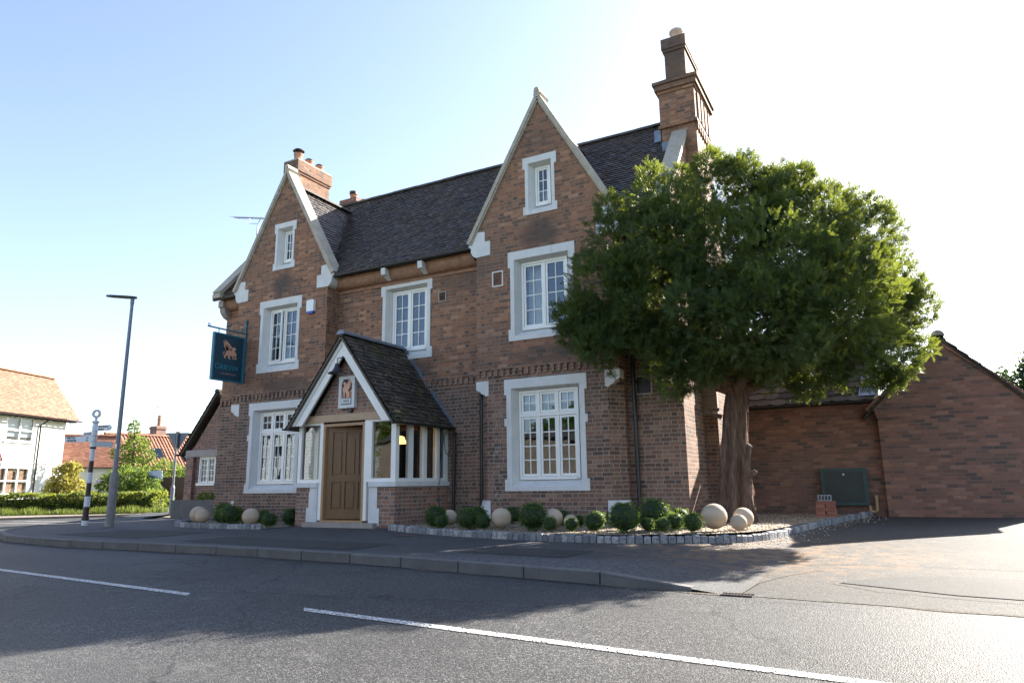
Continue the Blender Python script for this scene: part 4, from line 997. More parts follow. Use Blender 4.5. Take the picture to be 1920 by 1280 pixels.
# seated griffin relief, coordinates traced in plaque units (0..1)
def uvpoly(mb, pts, T, d): mb.plate(pts[::-1] if False else pts, T, d=d)
def ccw(p): 
    a = sum(p[i][0]*p[(i+1)%len(p)][1]-p[(i+1)%len(p)][0]*p[i][1] for i in range(len(p))); return p if a > 0 else p[::-1]
GX = lambda u: px0+fw_+(px1-px0-2*fw_)*(u-290)/370; GZ = lambda v: pz1-.07-(pz1-pz0-.07-fw_)*(v-250)/740
def relief(mb, pts, d=.03, y=None, fx=GX, fz=GZ, yy=None):
    mb.plate(ccw([(fx(a), fz(b)) for a, b in pts]), lambda a, b, t: (a, (Y_-.02-d if yy is None else yy-d)+t, b), d=d)
q = MB()
relief(q, [(335,370),(365,345),(395,315),(415,340),(450,350),(455,375),(435,400),(450,430),(470,390),(510,350),(535,275),(560,245),(585,275),(605,330),(605,390),(590,440),(570,500),(545,545),(515,560),(545,610),(575,660),(580,720),(555,760),(545,790),(490,790),(450,795),(470,760),(480,730),(455,690),(460,650),(430,635),(410,660),(415,720),(415,780),(385,798),(378,780),(388,720),(375,700),(355,760),(335,805),(300,805),(330,755),(355,690),(355,640),(335,590),(330,540),(350,480),(385,430),(385,400),(360,385)], .035)
relief(q, [(575,770),(600,760),(610,720),(600,680),(580,630),(578,590),(600,565),(630,580),(640,620),(625,645),(612,635),(618,605),(603,590),(597,620),(615,670),(630,720),(620,775),(585,790),(550,785)], .02)
q.build('griffin_relief', M['copper'], pq)
q = MB(); q.box((GX(292),Y_-.05,GZ(960)),(GX(610),Y_-.018,GZ(805))); tb = q.build('date_tablet', M['paint_stone'], pq)
q = MB(); put_text(q, '1843', .1, lambda a, b: (GX(455)+a, Y_-.053, GZ(925)+b), .0015, sx=.95); q.build('date', M['signgrey'], pq)

ln = thing('swan_neck_lantern', 'black swan neck lantern above the plaque in the porch gable', 'lantern', (PC-.02,PY-.05,3.5))
q = MB(); Lx = PC-.02
q.tube([(Lx+.12,PY+.05,3.62),(Lx+.12,PY-.1,3.68),(Lx+.06,PY-.2,3.78),(Lx,PY-.3,3.74),(Lx,PY-.32,3.6)], .012, 8); q.tube([(Lx+.12,PY+.05,3.5),(Lx+.12,PY-.01,3.5)], .05, 12); q.build('bracket', M['blackmetal'], ln)
q = MB(); q.lathe((Lx,PY-.32,3.4), [(.19,0),(.195,.012),(.1,.06),(.06,.14),(.04,.22),(.015,.23)], 24); q.build('shade', M['blackmetal'], ln)
sn = thing('door_sensor', 'small black sensor box on the brick just above the oak door beam', 'sensor', (PC+.1,PY+.02,2.6))
q = MB(); q.box((PC+.06,PY-.0,2.565),(PC+.15,PY+.052,2.66)); q.box((PC+.075,PY-.02,2.58),(PC+.135,PY-.0,2.62)); q.build('housing', M['blackmetal'], sn)
cbl = MB(); pts = []
for t in np.linspace(0,1,18): pts.append((PR+.03+.09*math.sin(t*math.pi)*(-.5 if t > .6 else 1)*.6, YR-.2-.25*math.sin(t*math.pi*.9), 2.2-1.9*t))
cbl.tube(pts, .009, 6); 
lp = [(PR+.09+.0*t, YR-.16+.13*math.sin(t), 1.95+.25*math.cos(t)) for t in np.linspace(0,2*math.pi,16)]; cbl.tube(lp, .008, 6)
tag(cbl.build('loose_cable', M['rubber'], loc=(PR,YR,1)), 'loose grey cable looped down the corner between porch and wall', 'cable')
al = thing('alarm_box', 'white burglar alarm box with blue base on the left gable wall', 'alarm box', (-12.95,0,5.6))
q = MB(); q.plate([(-13.06,5.52),(-12.82,5.52),(-12.81,5.8),(-12.86,5.83),(-13.02,5.83),(-13.07,5.8)], lambda a, b, d: (a, -.08+d, b), d=.08); q.build('cover', M['alarmw'], al)
q = MB(); q.plate([(-13.03,5.46),(-12.85,5.46),(-12.82,5.52),(-13.06,5.52)], lambda a, b, d: (a, -.075+d, b), d=.072); q.build('strobe', M['alarmb'], al)

# hanging sign, projecting from the left gable at right angles
SX = -15.33
hs = thing('hanging_pub_sign', 'dark teal hanging sign with copper griffin and the name GRIFFIN', 'pub sign', (SX,0,4.6))
YZs = lambda y0, y1, z0, z1: None
sy0, sy1, sz0, sz1 = -1.07, -.10, 3.80, 5.05
q = MB(); q.box((SX-.03,sy0,sz0),(SX+.03,sy1,sz1)); bd = q.build('board', M['teal'], hs)
q = MB(); e = .03
for a, b_, c_, d_ in ((sy0-.008,sz0-.008,sy1+.008,sz0+e),(sy0-.008,sz1-e,sy1+.008,sz1+.008),(sy0-.008,sz0+e,sy0+e,sz1-e),(sy1-e,sz0+e,sy1+.008,sz1-e)): q.box((SX-.042,a,b_),(SX+.042,c_,d_))
q.build('edge_trim', M['tealtrim'], hs)
def SF(u, v):     # zoom pixel -> sign plane (y,z), front face looks towards +X
    M_ = np.array([[523,-57],[108,813]]); s = np.linalg.solve(M_, np.array([u-262, v-262])); return (sy0+(sy1-sy0)*s[0], sz1-(sz1-sz0)*s[1])
SXF = SX+.031
def sign_poly(mb, pts, d=.006):
    mb.plate(ccw([SF(*p) for p in pts]), lambda a, b, t: (SXF+d-t, a, b), d=d)
q = MB()
sign_poly(q, [(553,600),(558,560),(580,537),(605,540),(630,570),(633,592),(618,580),(602,590),(604,610),(625,640),(635,668),(630,690),(618,715),(640,750),(630,760),(610,748),(603,712),(598,680),(588,686),(576,700),(580,730),(600,745),(590,758),(565,748),(560,700),(545,682),(525,690),(512,702),(520,730),(533,742),(518,750),(498,735),(482,702),(488,682),(462,680),(440,688),(438,702),(452,722),(440,730),(420,715),(412,690),(425,668),(446,655),(455,625),(470,600),(480,585),(520,590)])
for tip, a, b_ in (((427,393),(553,530),(540,575)),((398,408),(528,545),(520,585)),((403,455),(512,555),(505,590)),((410,492),(500,568),(495,595)),((420,526),(492,578),(485,602)),((434,558),(490,588),(476,608))):
    mid1 = ((tip[0]*.6+a[0]*.4)+8, (tip[1]*.6+a[1]*.4)-10); mid2 = ((tip[0]*.6+b_[0]*.4)-2, (tip[1]*.6+b_[1]*.4)+14)
    sign_poly(q, [tip, mid1, a, b_, mid2], .007)
tl = [(440,640),(436,618),(420,610),(402,622),(400,645),(412,660),(432,662),(446,655)]
strokes(q, [SF(*p) for p in tl], .016, lambda a, b, t: (SXF+.006-t, a, b))
q.build('griffin_emblem', M['copper'], bd)
# GRIFFIN in seriffed strokes
q = MB(); T_ = lambda a, b, t: (SXF+.006-t, a, b); x = sy0+.09; hh = .115; zb = sz1-(sz1-sz0)*.755
def serif(x_, z_): strokes(q, [(x_-.02,z_),(x_+.02,z_)], .009, T_)
def letter(ch_, x_):
    w_ = .022
    if ch_ == 'I': strokes(q, [(x_+.02,zb),(x_+.02,zb+hh)], w_, T_); serif(x_+.02,zb); serif(x_+.02,zb+hh); return .05
    if ch_ == 'F':
        strokes(q, [(x_+.025,zb),(x_+.025,zb+hh)], w_, T_); serif(x_+.025,zb); strokes(q, [(x_+.0,zb+hh),(x_+.09,zb+hh),(x_+.09,zb+hh-.02)], .01, T_); strokes(q, [(x_+.025,zb+hh*.53),(x_+.07,zb+hh*.53)], .01, T_); return .105
    if ch_ == 'R':
        strokes(q, [(x_+.025,zb),(x_+.025,zb+hh)], w_, T_); serif(x_+.025,zb); strokes(q, [(x_,zb+hh),(x_+.06,zb+hh),(x_+.085,zb+hh*.88),(x_+.085,zb+hh*.66),(x_+.06,zb+hh*.5),(x_+.025,zb+hh*.5)], .013, T_); strokes(q, [(x_+.055,zb+hh*.5),(x_+.105,zb)], .018, T_); return .12
    if ch_ == 'N':
        strokes(q, [(x_+.02,zb),(x_+.02,zb+hh)], .011, T_); strokes(q, [(x_+.02,zb+hh),(x_+.1,zb)], .02, T_); strokes(q, [(x_+.1,zb),(x_+.1,zb+hh)], .011, T_); serif(x_+.02,zb); serif(x_+.015,zb+hh); serif(x_+.1,zb+hh); return .13
    hh2 = hh+.03; pts = [(x_+.06+.055*math.cos(t), zb+hh2/2-.01+hh2/2*math.sin(t)) for t in np.linspace(.7, 2*math.pi-.45, 16)]
    strokes(q, pts, .017, T_); strokes(q, [(x_+.113,zb),(x_+.113,zb+.055)], .018, T_); strokes(q, [(x_+.085,zb+.057),(x_+.13,zb+.057)], .009, T_); return .14
for ch_ in 'GRIFFIN': x += letter(ch_, x)+.006
q.build('name_lettering', M['tealtxt'], bd)
q = MB()
for i, ch_ in enumerate('PLUMTREE'): put_text(q, ch_, .06, lambda a, b, i=i: (SXF+.004, sy0+.3+i*.062+a, sz1-(sz1-sz0)*.865+b), .001)
q.build('place_lettering', M['copper'], bd)
q = MB(); zb2 = 5.18
q.bar((SX,-1.27,zb2),(SX,-.0,zb2), .035, .035, (1,0,0)); q.bar((SX,-.03,3.8),(SX,-.03,5.52), .03, .05, (1,0,0))
for y in (-.92,-.3): q.tube([(SX,y,zb2-.01),(SX,y,sz1)], .012, 6)
def spiral(cy, cz, r0, turns, a0=0, s=1): return [(SX, cy+r0*(1-t*.75)*math.cos(a0+s*t*turns*2*math.pi), cz+r0*(1-t*.75)*math.sin(a0+s*t*turns*2*math.pi)) for t in np.linspace(0,1,16)]
q.tube(spiral(-.17,zb2+.08,.07,1.2), .01, 6); q.tube(spiral(-.62,zb2+.08,.07,1.2,math.pi,-1), .01, 6); q.tube(spiral(-1.24,zb2+.05,.045,1.1,-1.5), .01, 6)
q.tube([(SX,-.62-.07,zb2+.08),(SX,-.5,zb2+.2),(SX,-.32,zb2+.27),(SX,-.12,zb2+.22),(SX,-.03,zb2+.1)], .01, 6)
for p in ((SX,-.03,5.55),(SX,-.06,5.5),(SX,-.0,5.5),(SX,.06,zb2)): q.lathe((p[0],p[1],p[2]-.03), [(.006,0),(.028,.015),(.028,.045),(.006,.06)], 8)
q.build('iron_bracket', M['tealtrim'], hs)

# aerial behind the left gable
ae = thing('television_aerial', 'thin television aerial on a pole behind the left gable', 'aerial', (-19.4,4,9.0))
q = MB(); A0, A1 = Vector((-20.45,3.6,11.12)), Vector((-19.15,3.9,10.82)); A0 = Vector((-21.15,4,11.19)); A1 = Vector((-19.4,4,10.8)); 
q.tube([A0,A1], .014, 6); dA = (A1-A0)
for i in range(10): p = A0+dA*(i/9.5); q.tube([p+Vector((-.02,-.22,-.02)), p+Vector((.02,.22,.02))], .008, 5)
q.tube([A0+dA*.48, A0+dA*.5+Vector((0,0,-.22)), A0+dA*.75+Vector((0,0,-.22)), A0+dA*.82], .01, 6)
q.build('boom', M['blackmetal'], ae)
q = MB(); b0 = A0+dA*.74+Vector((0,0,-.22)); q.tube([b0, (b0.x,b0.y,4.0)], .022, 6); q.build('mast', M['lampgrey'], ae)

# ------------------------------------------------------------------ left annex of the pub
an = thing('brick_annex', 'low brick annex with projecting tiled gable and small white window, left of the pub', 'outbuilding', (-19.6,3,.2))
AX0, AX1, AXC, AY = -21.2, -18.6, -19.9, 3.0
q = MB(); q.plate([(AX0,.0),(AX1,.0),(AX1,2.3),(AXC,3.9),(AX0,2.3)], XZ(AY), [[(-20.72,1.2),(-19.95,1.2),(-19.95,2.06),(-20.72,2.06)]])
q.add([(AX0,AY,0),(AX0,8,0),(AX0,8,2.4),(AX0,AY,2.4)], [(3,2,1,0)]); q.add([(AX1,AY,0),(AX1,8,0),(AX1,8,2.4),(AX1,AY,2.4)], [(0,1,2,3)]); q.box((AX0-.12,AY-.12,0),(AX0+.25,AY+.02,2.05))
q.build('brick_wall', M['brick_annex'], an)
q = MB(); q.box((AX0-.14,AY-.14,2.07),(AX1,AY+.02,2.3)); q.build('stone_band', M['lintel'], an)
q = MB()
for s in (-1, 1):
    v = Vector((-s*1.7,0,2.1)).normalized(); Lp = math.hypot(1.72,2.05); o_ = Vector((AXC+s*1.72,0,2.2))
    tile_field(q, o_, (0,1,0), v, [(AY-.2,0),(8,0),(8,Lp),(AY-.2,Lp)], .1, .165, .018, .006)
    n_ = Vector((s*2.1,0,1.7)).normalized(); q.obox(o_+Vector((0,AY-.17,0))-n_*.1, v*Lp, (0,.15,0), n_*.08)
ridge_caps(q, (AXC,AY-.22,4.28), (AXC,8,4.28), .1); q.build('roof', M['greytile'], an)
q = MB(); gutter(q, (AXC-1.75,AY-.35,2.18), (AXC-1.75,8,2.18)); q.tube([(AXC-1.7,AY-.1,2.15),(AXC-1.5,AY-.08,1.95),(AXC-1.15,AY-.04,1.9),(AXC-1.15,AY-.04,.2)], .04, 8); q.build('downpipe', M['blackmetal'], an)
wn = bpy.data.objects.new('window', None); COL.objects.link(wn); wn.parent = an; wn.location = Vector((-20.3,AY,1.2))-parent_world(an)
q = MB(); wx0, wx1, wz0, wz1 = -20.74, -19.93, 1.16, 2.07
q.box((wx0,AY-.02,wz0),(wx0+.05,AY+.08,wz1)); q.box((wx1-.05,AY-.02,wz0),(wx1,AY+.08,wz1)); q.box((wx0+.05,AY-.02,wz1-.05),(wx1-.05,AY+.08,wz1)); q.box((wx0-.05,AY-.08,wz0-.05),(wx1+.05,AY+.08,wz0+.03)); q.box((-20.36,AY-.01,wz0+.03),(-20.31,AY+.07,wz1-.05))
q.build('window_frame', M['white'], wn)
casement(wn, wx0+.05, -20.36, wz0+.04, wz1-.05, AY+.01, 2, 4, st=.04); casement(wn, -20.31, wx1-.05, wz0+.04, wz1-.05, AY+.01, 2, 4, st=.04); room(wn, wx0, wx1, wz0, wz1, AY+.02)
q = MB(); q.box((AX0-.25,AY-.3,1.0),(AX0-.13,AY-.2,1.08)); 
# planter in front of annex
pw_ = thing('stone_planter', 'low rendered planter wall in front of the brick annex', 'planter', (-19.4,1.8,.2))
q = MB(); q.box((-20.35,1.75,.05),(-16.9,2.0,.66)); q.box((-20.35,2.0,.05),(-20.1,2.85,.66)); q.build('wall', M['kerb'], pw_)
q = MB(); q.box((-20.1,2.0,.1),(-16.9,2.85,.6)); q.build('soil', M['soil'], pw_)

# ------------------------------------------------------------------ foliage helpers
def leaf_quads(C, size, up=.3, ar=.55):
    """C (n,3) centres -> quads with random orientation; separate islands"""
    n_ = len(C); a = rng.normal(size=(n_,3)); a /= np.linalg.norm(a,axis=1)[:,None]; b = rng.normal(size=(n_,3)); b -= (b*a).sum(1)[:,None]*a; b /= np.linalg.norm(b,axis=1)[:,None]
    s = size*rng.uniform(.6,1.3,(n_,1)); a *= s; b *= s*ar
    V = np.stack([C-a, C-b*1.0+a*.1, C+a, C+b+a*.1], 1).reshape(-1,3); F = np.arange(4*n_).reshape(-1,4); return V, F
def ellipsoid_pts(n_, c, r, shell=.75, zmin=None):
    d = rng.normal(size=(n_,3)); d /= np.linalg.norm(d,axis=1)[:,None]; k = rng.uniform(shell,1.0,(n_,1))**.7
    # bumpy surface
    bump_ = 1+.10*np.sin(d[:,0:1]*9+c[0]*7)+.10*np.sin(d[:,2:3]*11+c[1]*5)+.06*np.sin(d[:,1:2]*13)
    P = np.array(c)+d*k*bump_*np.array(r)
    if zmin is not None: P = P[P[:,2] > zmin]
    return P
def bush(name, label, cat, blobs, n_, size, mat, loc, group=None, stem=True, stemh=.5, trunk=None):
    t = thing(name, label, cat, loc, group); Vs = []; Fs = []; k = 0
    tot = sum(r[0]*r[1]+r[1]*r[2]+r[0]*r[2] for _, r in blobs)
    for c, r in blobs:
        m_ = int(n_*(r[0]*r[1]+r[1]*r[2]+r[0]*r[2])/tot); P = ellipsoid_pts(m_, c, r, .55, loc[2]+.01); V, F = leaf_quads(P, size); Vs.append(V); Fs.append(F+k); k += len(V)
    raw_mesh('foliage', np.concatenate(Vs), np.concatenate(Fs), M[mat], t)
    q = MB()
    if trunk: q.tube(trunk[0], trunk[1], 8)
    for c, r in blobs: q.tube([loc, (loc[0]*.5+c[0]*.5, loc[1]*.5+c[1]*.5, loc[2]*.4+c[2]*.6), tuple(c)], [.03,.02,.01], 5)
    q.build('stem', M['bark'], t); return t

# planter plants
for (x, y, h_, lab) in ((-19.5,2.4,.28,'low feathery plant at the left end of the planter wall'), (-18.6,2.45,.5,'taller grey green plant in the planter below the annex window'), (-17.6,2.4,.42,'leafy green plant in the planter beside the pub corner')):
    bush('planter_plant', lab, 'plant', [((x,y,.6+h_*.5),(.45,.28,h_*.6)),((x+.3,y,.6+h_*.4),(.3,.25,h_*.5))], 900, .035, 'shrub', (x,y,.6))

# ------------------------------------------------------------------ boxwood balls and stone spheres
BOX = []; SPH = []
EXTRA = [(-7.0,-1.75,.4,.14,'b'),(-6.35,-1.6,.4,.14,'b'),(-5.65,-1.75,.4,.15,'b'),(-4.35,-2.0,.4,.13,'b'),(-3.95,-2.05,.4,.14,'b'),(-3.05,-1.7,.4,.15,'b'),(-5.35,-1.2,.4,.13,'b'),(-12.95,-1.2,.4,.15,'b'),(-14.0,-1.25,.4,.16,'b'),(-12.2,-.8,.4,.15,'b')]
raw = [(-7.55,-2.05,.45,.188,'b'),(-7.2,-2.37,.37,.105,'b'),(-6.65,-2.38,.43,.167,'b'),(-6.78,-1.81,.44,.177,'b'),(-6.3,-2.4,.39,.12,'b'),(-6.73,-.55,.41,.149,'b'),(-5.29,-2.5,.46,.209,'b'),(-4.88,-2.72,.37,.102,'b'),(-5.75,-.45,.37,.087,'b'),(-4.47,-2.8,.37,.099,'b'),(-4.91,-1.43,.35,.085,'b'),(-4.12,-2.75,.39,.13,'b'),(-4.5,-1.46,.36,.092,'b'),(-3.6,-2.8,.47,.21,'b'),(-3.9,-1.47,.35,.081,'b'),(-3.34,-2.11,.48,.225,'b'),(-3.59,-.85,.39,.121,'b'),(-3.3,-2.62,.36,.096,'b'),(-3.04,-2.7,.37,.102,'b'),(-2.99,-2.2,.39,.123,'b'),(-2.62,-2.6,.4,.13,'b'),(-7.95,-.75,.36,.09,'b'),(-8.15,-1.2,.36,.096,'s'),(-7.5,-1.65,.41,.152,'s'),(-6.04,-2.24,.43,.176,'s'),(-5.04,-2.26,.43,.169,'s'),(-4.7,-2.3,.38,.118,'s'),(-2.45,-1.98,.45,.196,'s'),(-2.1,-1.54,.42,.158,'s'),(-2.05,-2.2,.39,.121,'s'),
(-15.1,-.56,.45,.22,'b'),(-14.58,-1.05,.37,.144,'b'),(-13.15,-1.98,.43,.216,'b'),(-13.2,-1.5,.34,.109,'b'),(-14.9,-.3,.38,.159,'b'),(-12.31,-1.72,.33,.107,'b'),(-14.0,-.4,.35,.124,'b'),(-11.85,-2.05,.36,.136,'b'),(-12.0,-1.31,.39,.168,'b'),(-14.65,-1.53,.39,.167,'s'),(-15.1,-1.3,.41,.197,'s'),(-12.62,-1.87,.41,.19,'s'),(-13.53,-.57,.35,.13,'s'),(-12.35,-.9,.32,.087,'s')]
raw += EXTRA; raw = [(x, y, z, r_*(1.12 if k_ == 'b' else 1.0), k_) for x, y, z, r_, k_ in raw]
def zbed(x): return lerp(.245, .30, (x+9)/6) if x > -10 else .20
protos = {}
def box_mesh(v):
    n_ = (500, 1000, 1700)[v]; sz = (.11, .075, .058)[v]
    P = ellipsoid_pts(n_, (v*3.1,0,0), (1,1,1), .9)-np.array((v*3.1,0,0)); P = np.concatenate([P*1.0, ellipsoid_pts(n_//3, (0,0,0), (.9,.9,.9), .9)])
    V, F = leaf_quads(P, sz, ar=.6); me_o = raw_mesh('tmpbox', V, F, M['box'])
    me = me_o.data; bpy.data.objects.remove(me_o); return me
bm_ = [box_mesh(v) for v in range(3)]
sphm = MB(); 
nr, ns = 24, 32; vs = []; fs = []
for i in range(nr+1):
    th = math.pi*i/nr
    for j in range(ns): ph = 2*math.pi*j/ns; vs.append((math.sin(th)*math.cos(ph), math.sin(th)*math.sin(ph), math.cos(th)))
for i in range(nr):
    for j in range(ns): fs.append((i*ns+j, (i+1)*ns+j, (i+1)*ns+(j+1)%ns, i*ns+(j+1)%ns))
sphm.add(vs, fs); so = sphm.build('tmps', M['sphere'], smooth=True); sph_me = so.data; bpy.data.objects.remove(so)
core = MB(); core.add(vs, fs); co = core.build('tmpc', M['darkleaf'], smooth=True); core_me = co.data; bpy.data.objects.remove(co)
xs_sorted = sorted([r for r in raw if r[4] == 'b'], key=lambda r: r[0])
def szword(r): return 'tiny' if r < .1 else 'small' if r < .125 else 'medium' if r < .165 else 'large' if r < .2 else 'very large'
ordw = ['first','second','third','fourth','fifth','sixth','seventh','eighth','ninth','tenth','eleventh','twelfth','thirteenth','fourteenth','fifteenth','sixteenth','seventeenth','eighteenth','nineteenth','twentieth','twenty-first','twenty-second','twenty-third','twenty-fourth','twenty-fifth','twenty-sixth','twenty-seventh','twenty-eighth','twenty-ninth','thirtieth','thirty-first','thirty-second','thirty-third']
cnt = {'bl':0,'br':0,'sl':0,'sr':0}
def pxx(x, y): v = Vector((x,y+13.04,0)); return v.dot(rt)/max(.1, v.dot(Vector((-math.sin(yaw),math.cos(yaw),0))))
for r_ in sorted(raw, key=lambda r: pxx(r[0], r[1])):
    x, y, z, rad, kd = r_; side = 'r' if x > -10 else 'l'; key = kd+side; o_ = ordw[cnt[key]]; cnt[key] += 1
    bed = 'bed right of the porch' if side == 'r' else 'bed left of the porch'
    zb = zbed(x)
    if kd == 'b':
        t = thing('boxwood_ball', f'{szword(rad)} clipped boxwood ball, {o_} from the left in the {bed}', 'shrub', (x,y,zb), 'clipped boxwood balls in the gravel beds')
        f_ = bpy.data.objects.new('foliage', bm_[0 if rad < .11 else 1 if rad < .17 else 2]); COL.objects.link(f_); f_.parent = t; f_.location = (0,0,rad*.9); f_.scale = (rad*random.uniform(.95,1.12),rad*random.uniform(.95,1.12),rad*random.uniform(.88,1.03)); f_.rotation_euler = (random.uniform(-.3,.3),random.uniform(-.3,.3),random.uniform(0,6))
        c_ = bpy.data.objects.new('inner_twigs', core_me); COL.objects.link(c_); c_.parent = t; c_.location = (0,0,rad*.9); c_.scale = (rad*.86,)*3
    else:
        s_ = bpy.data.objects.new('stone_sphere', sph_me); COL.objects.link(s_); s_.location = (x,y,zb+rad*.96); s_.scale = (rad,rad,rad*.97); s_.rotation_euler = (random.uniform(-.15,.15),random.uniform(-.15,.15),random.uniform(0,6))
        tag(s_, f'{szword(rad)} sandstone sphere, {o_} sphere from the left in the {bed}', 'stone ball', 'sandstone spheres in the gravel beds')

# gravel beds, pebbles and sett edgings
EDR = [(-8.75,-1.85),(-8.0,-2.25),(-7.0,-2.62),(-6.0,-2.9),(-5.0,-3.1),(-4.2,-3.17),(-3.4,-3.1),(-2.9,-2.92),(-2.4,-2.6),(-2.0,-2.15),(-1.78,-1.6),(-1.64,-.9),(-1.52,0.0),(-1.3,1.1),(-1.0,2.3),(-.72,3.3),(-.45,4.15)]
EDL = [(-16.1,.3),(-16.05,-.5),(-15.8,-1.2),(-15.2,-1.85),(-14.4,-2.25),(-13.5,-2.42),(-12.6,-2.45),(-11.9,-2.42),(-11.72,-2.35)]
def resample(P, step):
    P = [Vector(p) for p in P]; out = [P[0]]; acc = 0
    dense = []
    for a, b_ in zip(P, P[1:]):
        k = max(2, int((b_-a).length/.01)); dense += [a+(b_-a)*(i/k) for i in range(k)]
    dense.append(P[-1])
    for a, b_ in zip(dense, dense[1:]):
        acc += (b_-a).length
        if acc >= step: out.append(b_); acc = 0
    return out
def smooth_line(P, it=2):
    P = [Vector(p) for p in P]
    for _ in range(it):
        Q = [P[0]]
        for a, b_ in zip(P, P[1:]): Q += [a*.75+b_*.25, a*.25+b_*.75]
        P = Q+[P[-1]]
    return P
def setts(E, label, name='sett_edging'):
    L = resample(smooth_line(E), .108); q = MB(); rr = random.Random(5)
    for a, b_ in zip(L, L[1:]):
        d = (b_-a).normalized(); nq = Vector((-d.y, d.x)); a2, b2 = a+d*.006, b_-d*.006; z0 = zg(a.x, a.y)-.04; z1 = z0+.145+rr.uniform(-.012,.012)
        wd = .1+rr.uniform(-.008,.008); e = .016
        base = [a2-nq*wd/2, b2-nq*wd/2, b2+nq*wd/2, a2+nq*wd/2]; ctr = (a2+b2)/2
        V = [(*p, z0) for p in base]+[(*(p+(p-ctr).normalized()*rr.uniform(-.004,.006)), z1-e) for p in base]+[(*(p+(ctr-p).normalized()*(e+.006)), z1+rr.uniform(-.004,.004)) for p in base]
        q.add(V, [(0,1,5,4),(1,2,6,5),(2,3,7,6),(3,0,4,7),(4,5,9,8),(5,6,10,9),(6,7,11,10),(7,4,8,11),(8,9,10,11)])
    return tag(q.build(name, M['setts'], loc=(E[0][0],E[0][1],.2)), label, 'edging')
setts(EDR, 'rough granite sett edging sweeping round the gravel bed right of the porch'); setts(EDL, 'granite sett edging round the gravel bed left of the porch')
def bed(E, back, name):
    pts = [(p.x, p.y) for p in smooth_line(E, 1)]+back; q = MB()
    q.plate(ccw(pts), lambda a, b, d: (a, b, zbed(a)-.03)); return tag(q.build(name, M['gravel_bed']), kind='structure')
bed(EDR, [(-.4,4.25),(-3.2,4.25),(-3.2,YR),(-4.6,YR),(-4.6,.3),(-7.8,.3),(-8.0,YR),(-8.85,YR),(-8.85,-1.6)], 'gravel_bed_right'); bed(EDL, [(-11.7,YR),(-16.2,YR)], 'gravel_bed_left')
# loose pebbles
def pip(x, y, poly):
    c = False; j = len(poly)-1
    for i in range(len(poly)):
        if (poly[i][1] > y) != (poly[j][1] > y) and x < (poly[j][0]-poly[i][0])*(y-poly[i][1])/(poly[j][1]-poly[i][1])+poly[i][0]: c = not c
        j = i
    return c
polyR = [tuple(p) for p in EDR]+[(-.4,4.2),(-3.1,4.2),(-3.1,.4),(-4.6,.4),(-4.6,0),(-7.8,0),(-8.8,.4),(-8.8,-1.7)]; polyL = [tuple(p) for p in EDL]+[(-11.7,0),(-16.0,.3)]
pc = []
for n_, poly, bb in ((9000, polyR, (-8.9,-.4,-3.2,4.2)), (1500, polyL, (-16.1,-11.7,-2.5,.4))):
    for _ in range(n_):
        x, y = rng.uniform(bb[0],bb[1]), rng.uniform(bb[2],bb[3])
        if pip(x, y, poly): pc.append((x, y, zbed(x)-.025))
for _ in range(350):           # strays spilled over the edging
    t = rng.uniform(0,1); i = int(8+t*7.9); a, b_ = EDR[i], EDR[min(i+1,16)]; u = rng.uniform(); x = a[0]+(b_[0]-a[0])*u+abs(rng.normal())*.25; y = a[1]+(b_[1]-a[1])*u-abs(rng.normal())*.3; pc.append((x, y, zg(x,y)+.002))
pc = np.array(pc); k = len(pc); o8 = np.array([(1,0,0),(0,1,0),(-1,0,0),(0,-1,0),(0,0,.8),(0,0,-.5)])
sz = rng.uniform(.007,.017,(k,1,1)); rot = rng.uniform(0,6.3,k); cs, sn_ = np.cos(rot), np.sin(rot)
O = np.repeat(o8[None],k,0)*sz*rng.uniform(.7,1.3,(k,1,3)); X_ = O[:,:,0]*cs[:,None]-O[:,:,1]*sn_[:,None]; Y2 = O[:,:,0]*sn_[:,None]+O[:,:,1]*cs[:,None]; O[:,:,0], O[:,:,1] = X_, Y2
V = (O+pc[:,None,:]).reshape(-1,3); f8 = np.array([(0,1,4),(1,2,4),(2,3,4),(3,0,4),(1,0,5),(2,1,5),(3,2,5),(0,3,5)]); F = (f8[None]+(np.arange(k)*6)[:,None,None]).reshape(-1,3)
tag(raw_mesh('gravel', V, F, M['pebble']), 'loose tan gravel spread over both planting beds', 'gravel', kind='stuff')

# ------------------------------------------------------------------ yew tree
LOBES = [(-2.49,.3,6.79,.64),(-3.46,-.3,6.36,.8),(-4.15,-.8,5.6,.74),(-4.46,-1.05,4.66,.74),(-4.77,-1.05,3.86,.53),(-4.02,-.9,3.58,.55),(-3.2,-.8,4.31,.98),(-2.38,-.3,5.14,1.1),(-1.56,.5,6.11,.83),(-.64,1,6.1,.73),(.03,1.2,5.49,.76),(.48,1.3,4.7,.58),(.48,1.3,3.88,.51),(.32,1.2,3.18,.53),(-.3,.5,2.89,.47),(-1.05,.2,3.01,.52),(-1.48,-.8,3.7,1.0),(-.57,-.2,4.08,1.11),(-2.39,-.8,3.52,.75),(-1.51,-.6,4.71,1.04),(-.28,0,3.71,.92),(-3.35,-.8,3.43,.44),(-1.65,0,2.99,.43),(-1.94,.8,6.98,.49),(-1.18,1,6.6,.59),(-1.2,2,5.38,1.34),(-.28,2.2,4.61,1.08),(-2.07,1.5,4.24,1.09),(-1.29,1.4,3.69,.74),(-3.9,-.85,3.25,.42),(-3.3,-.75,3.1,.42),(-4.5,-1.05,3.45,.45),(-2.8,-.7,3.15,.42),(-3.3,-.9,5.2,.8),(-2.9,-.6,5.9,.75),(-3.7,-1.0,4.6,.8),(-.9,.3,5.3,.9),(-.2,.5,4.9,.8)]
yt = thing('yew_tree', 'broad dark green yew tree with gnarled trunk standing in the gravel bed beside the pub', 'tree', (-2.55,.5,.28))
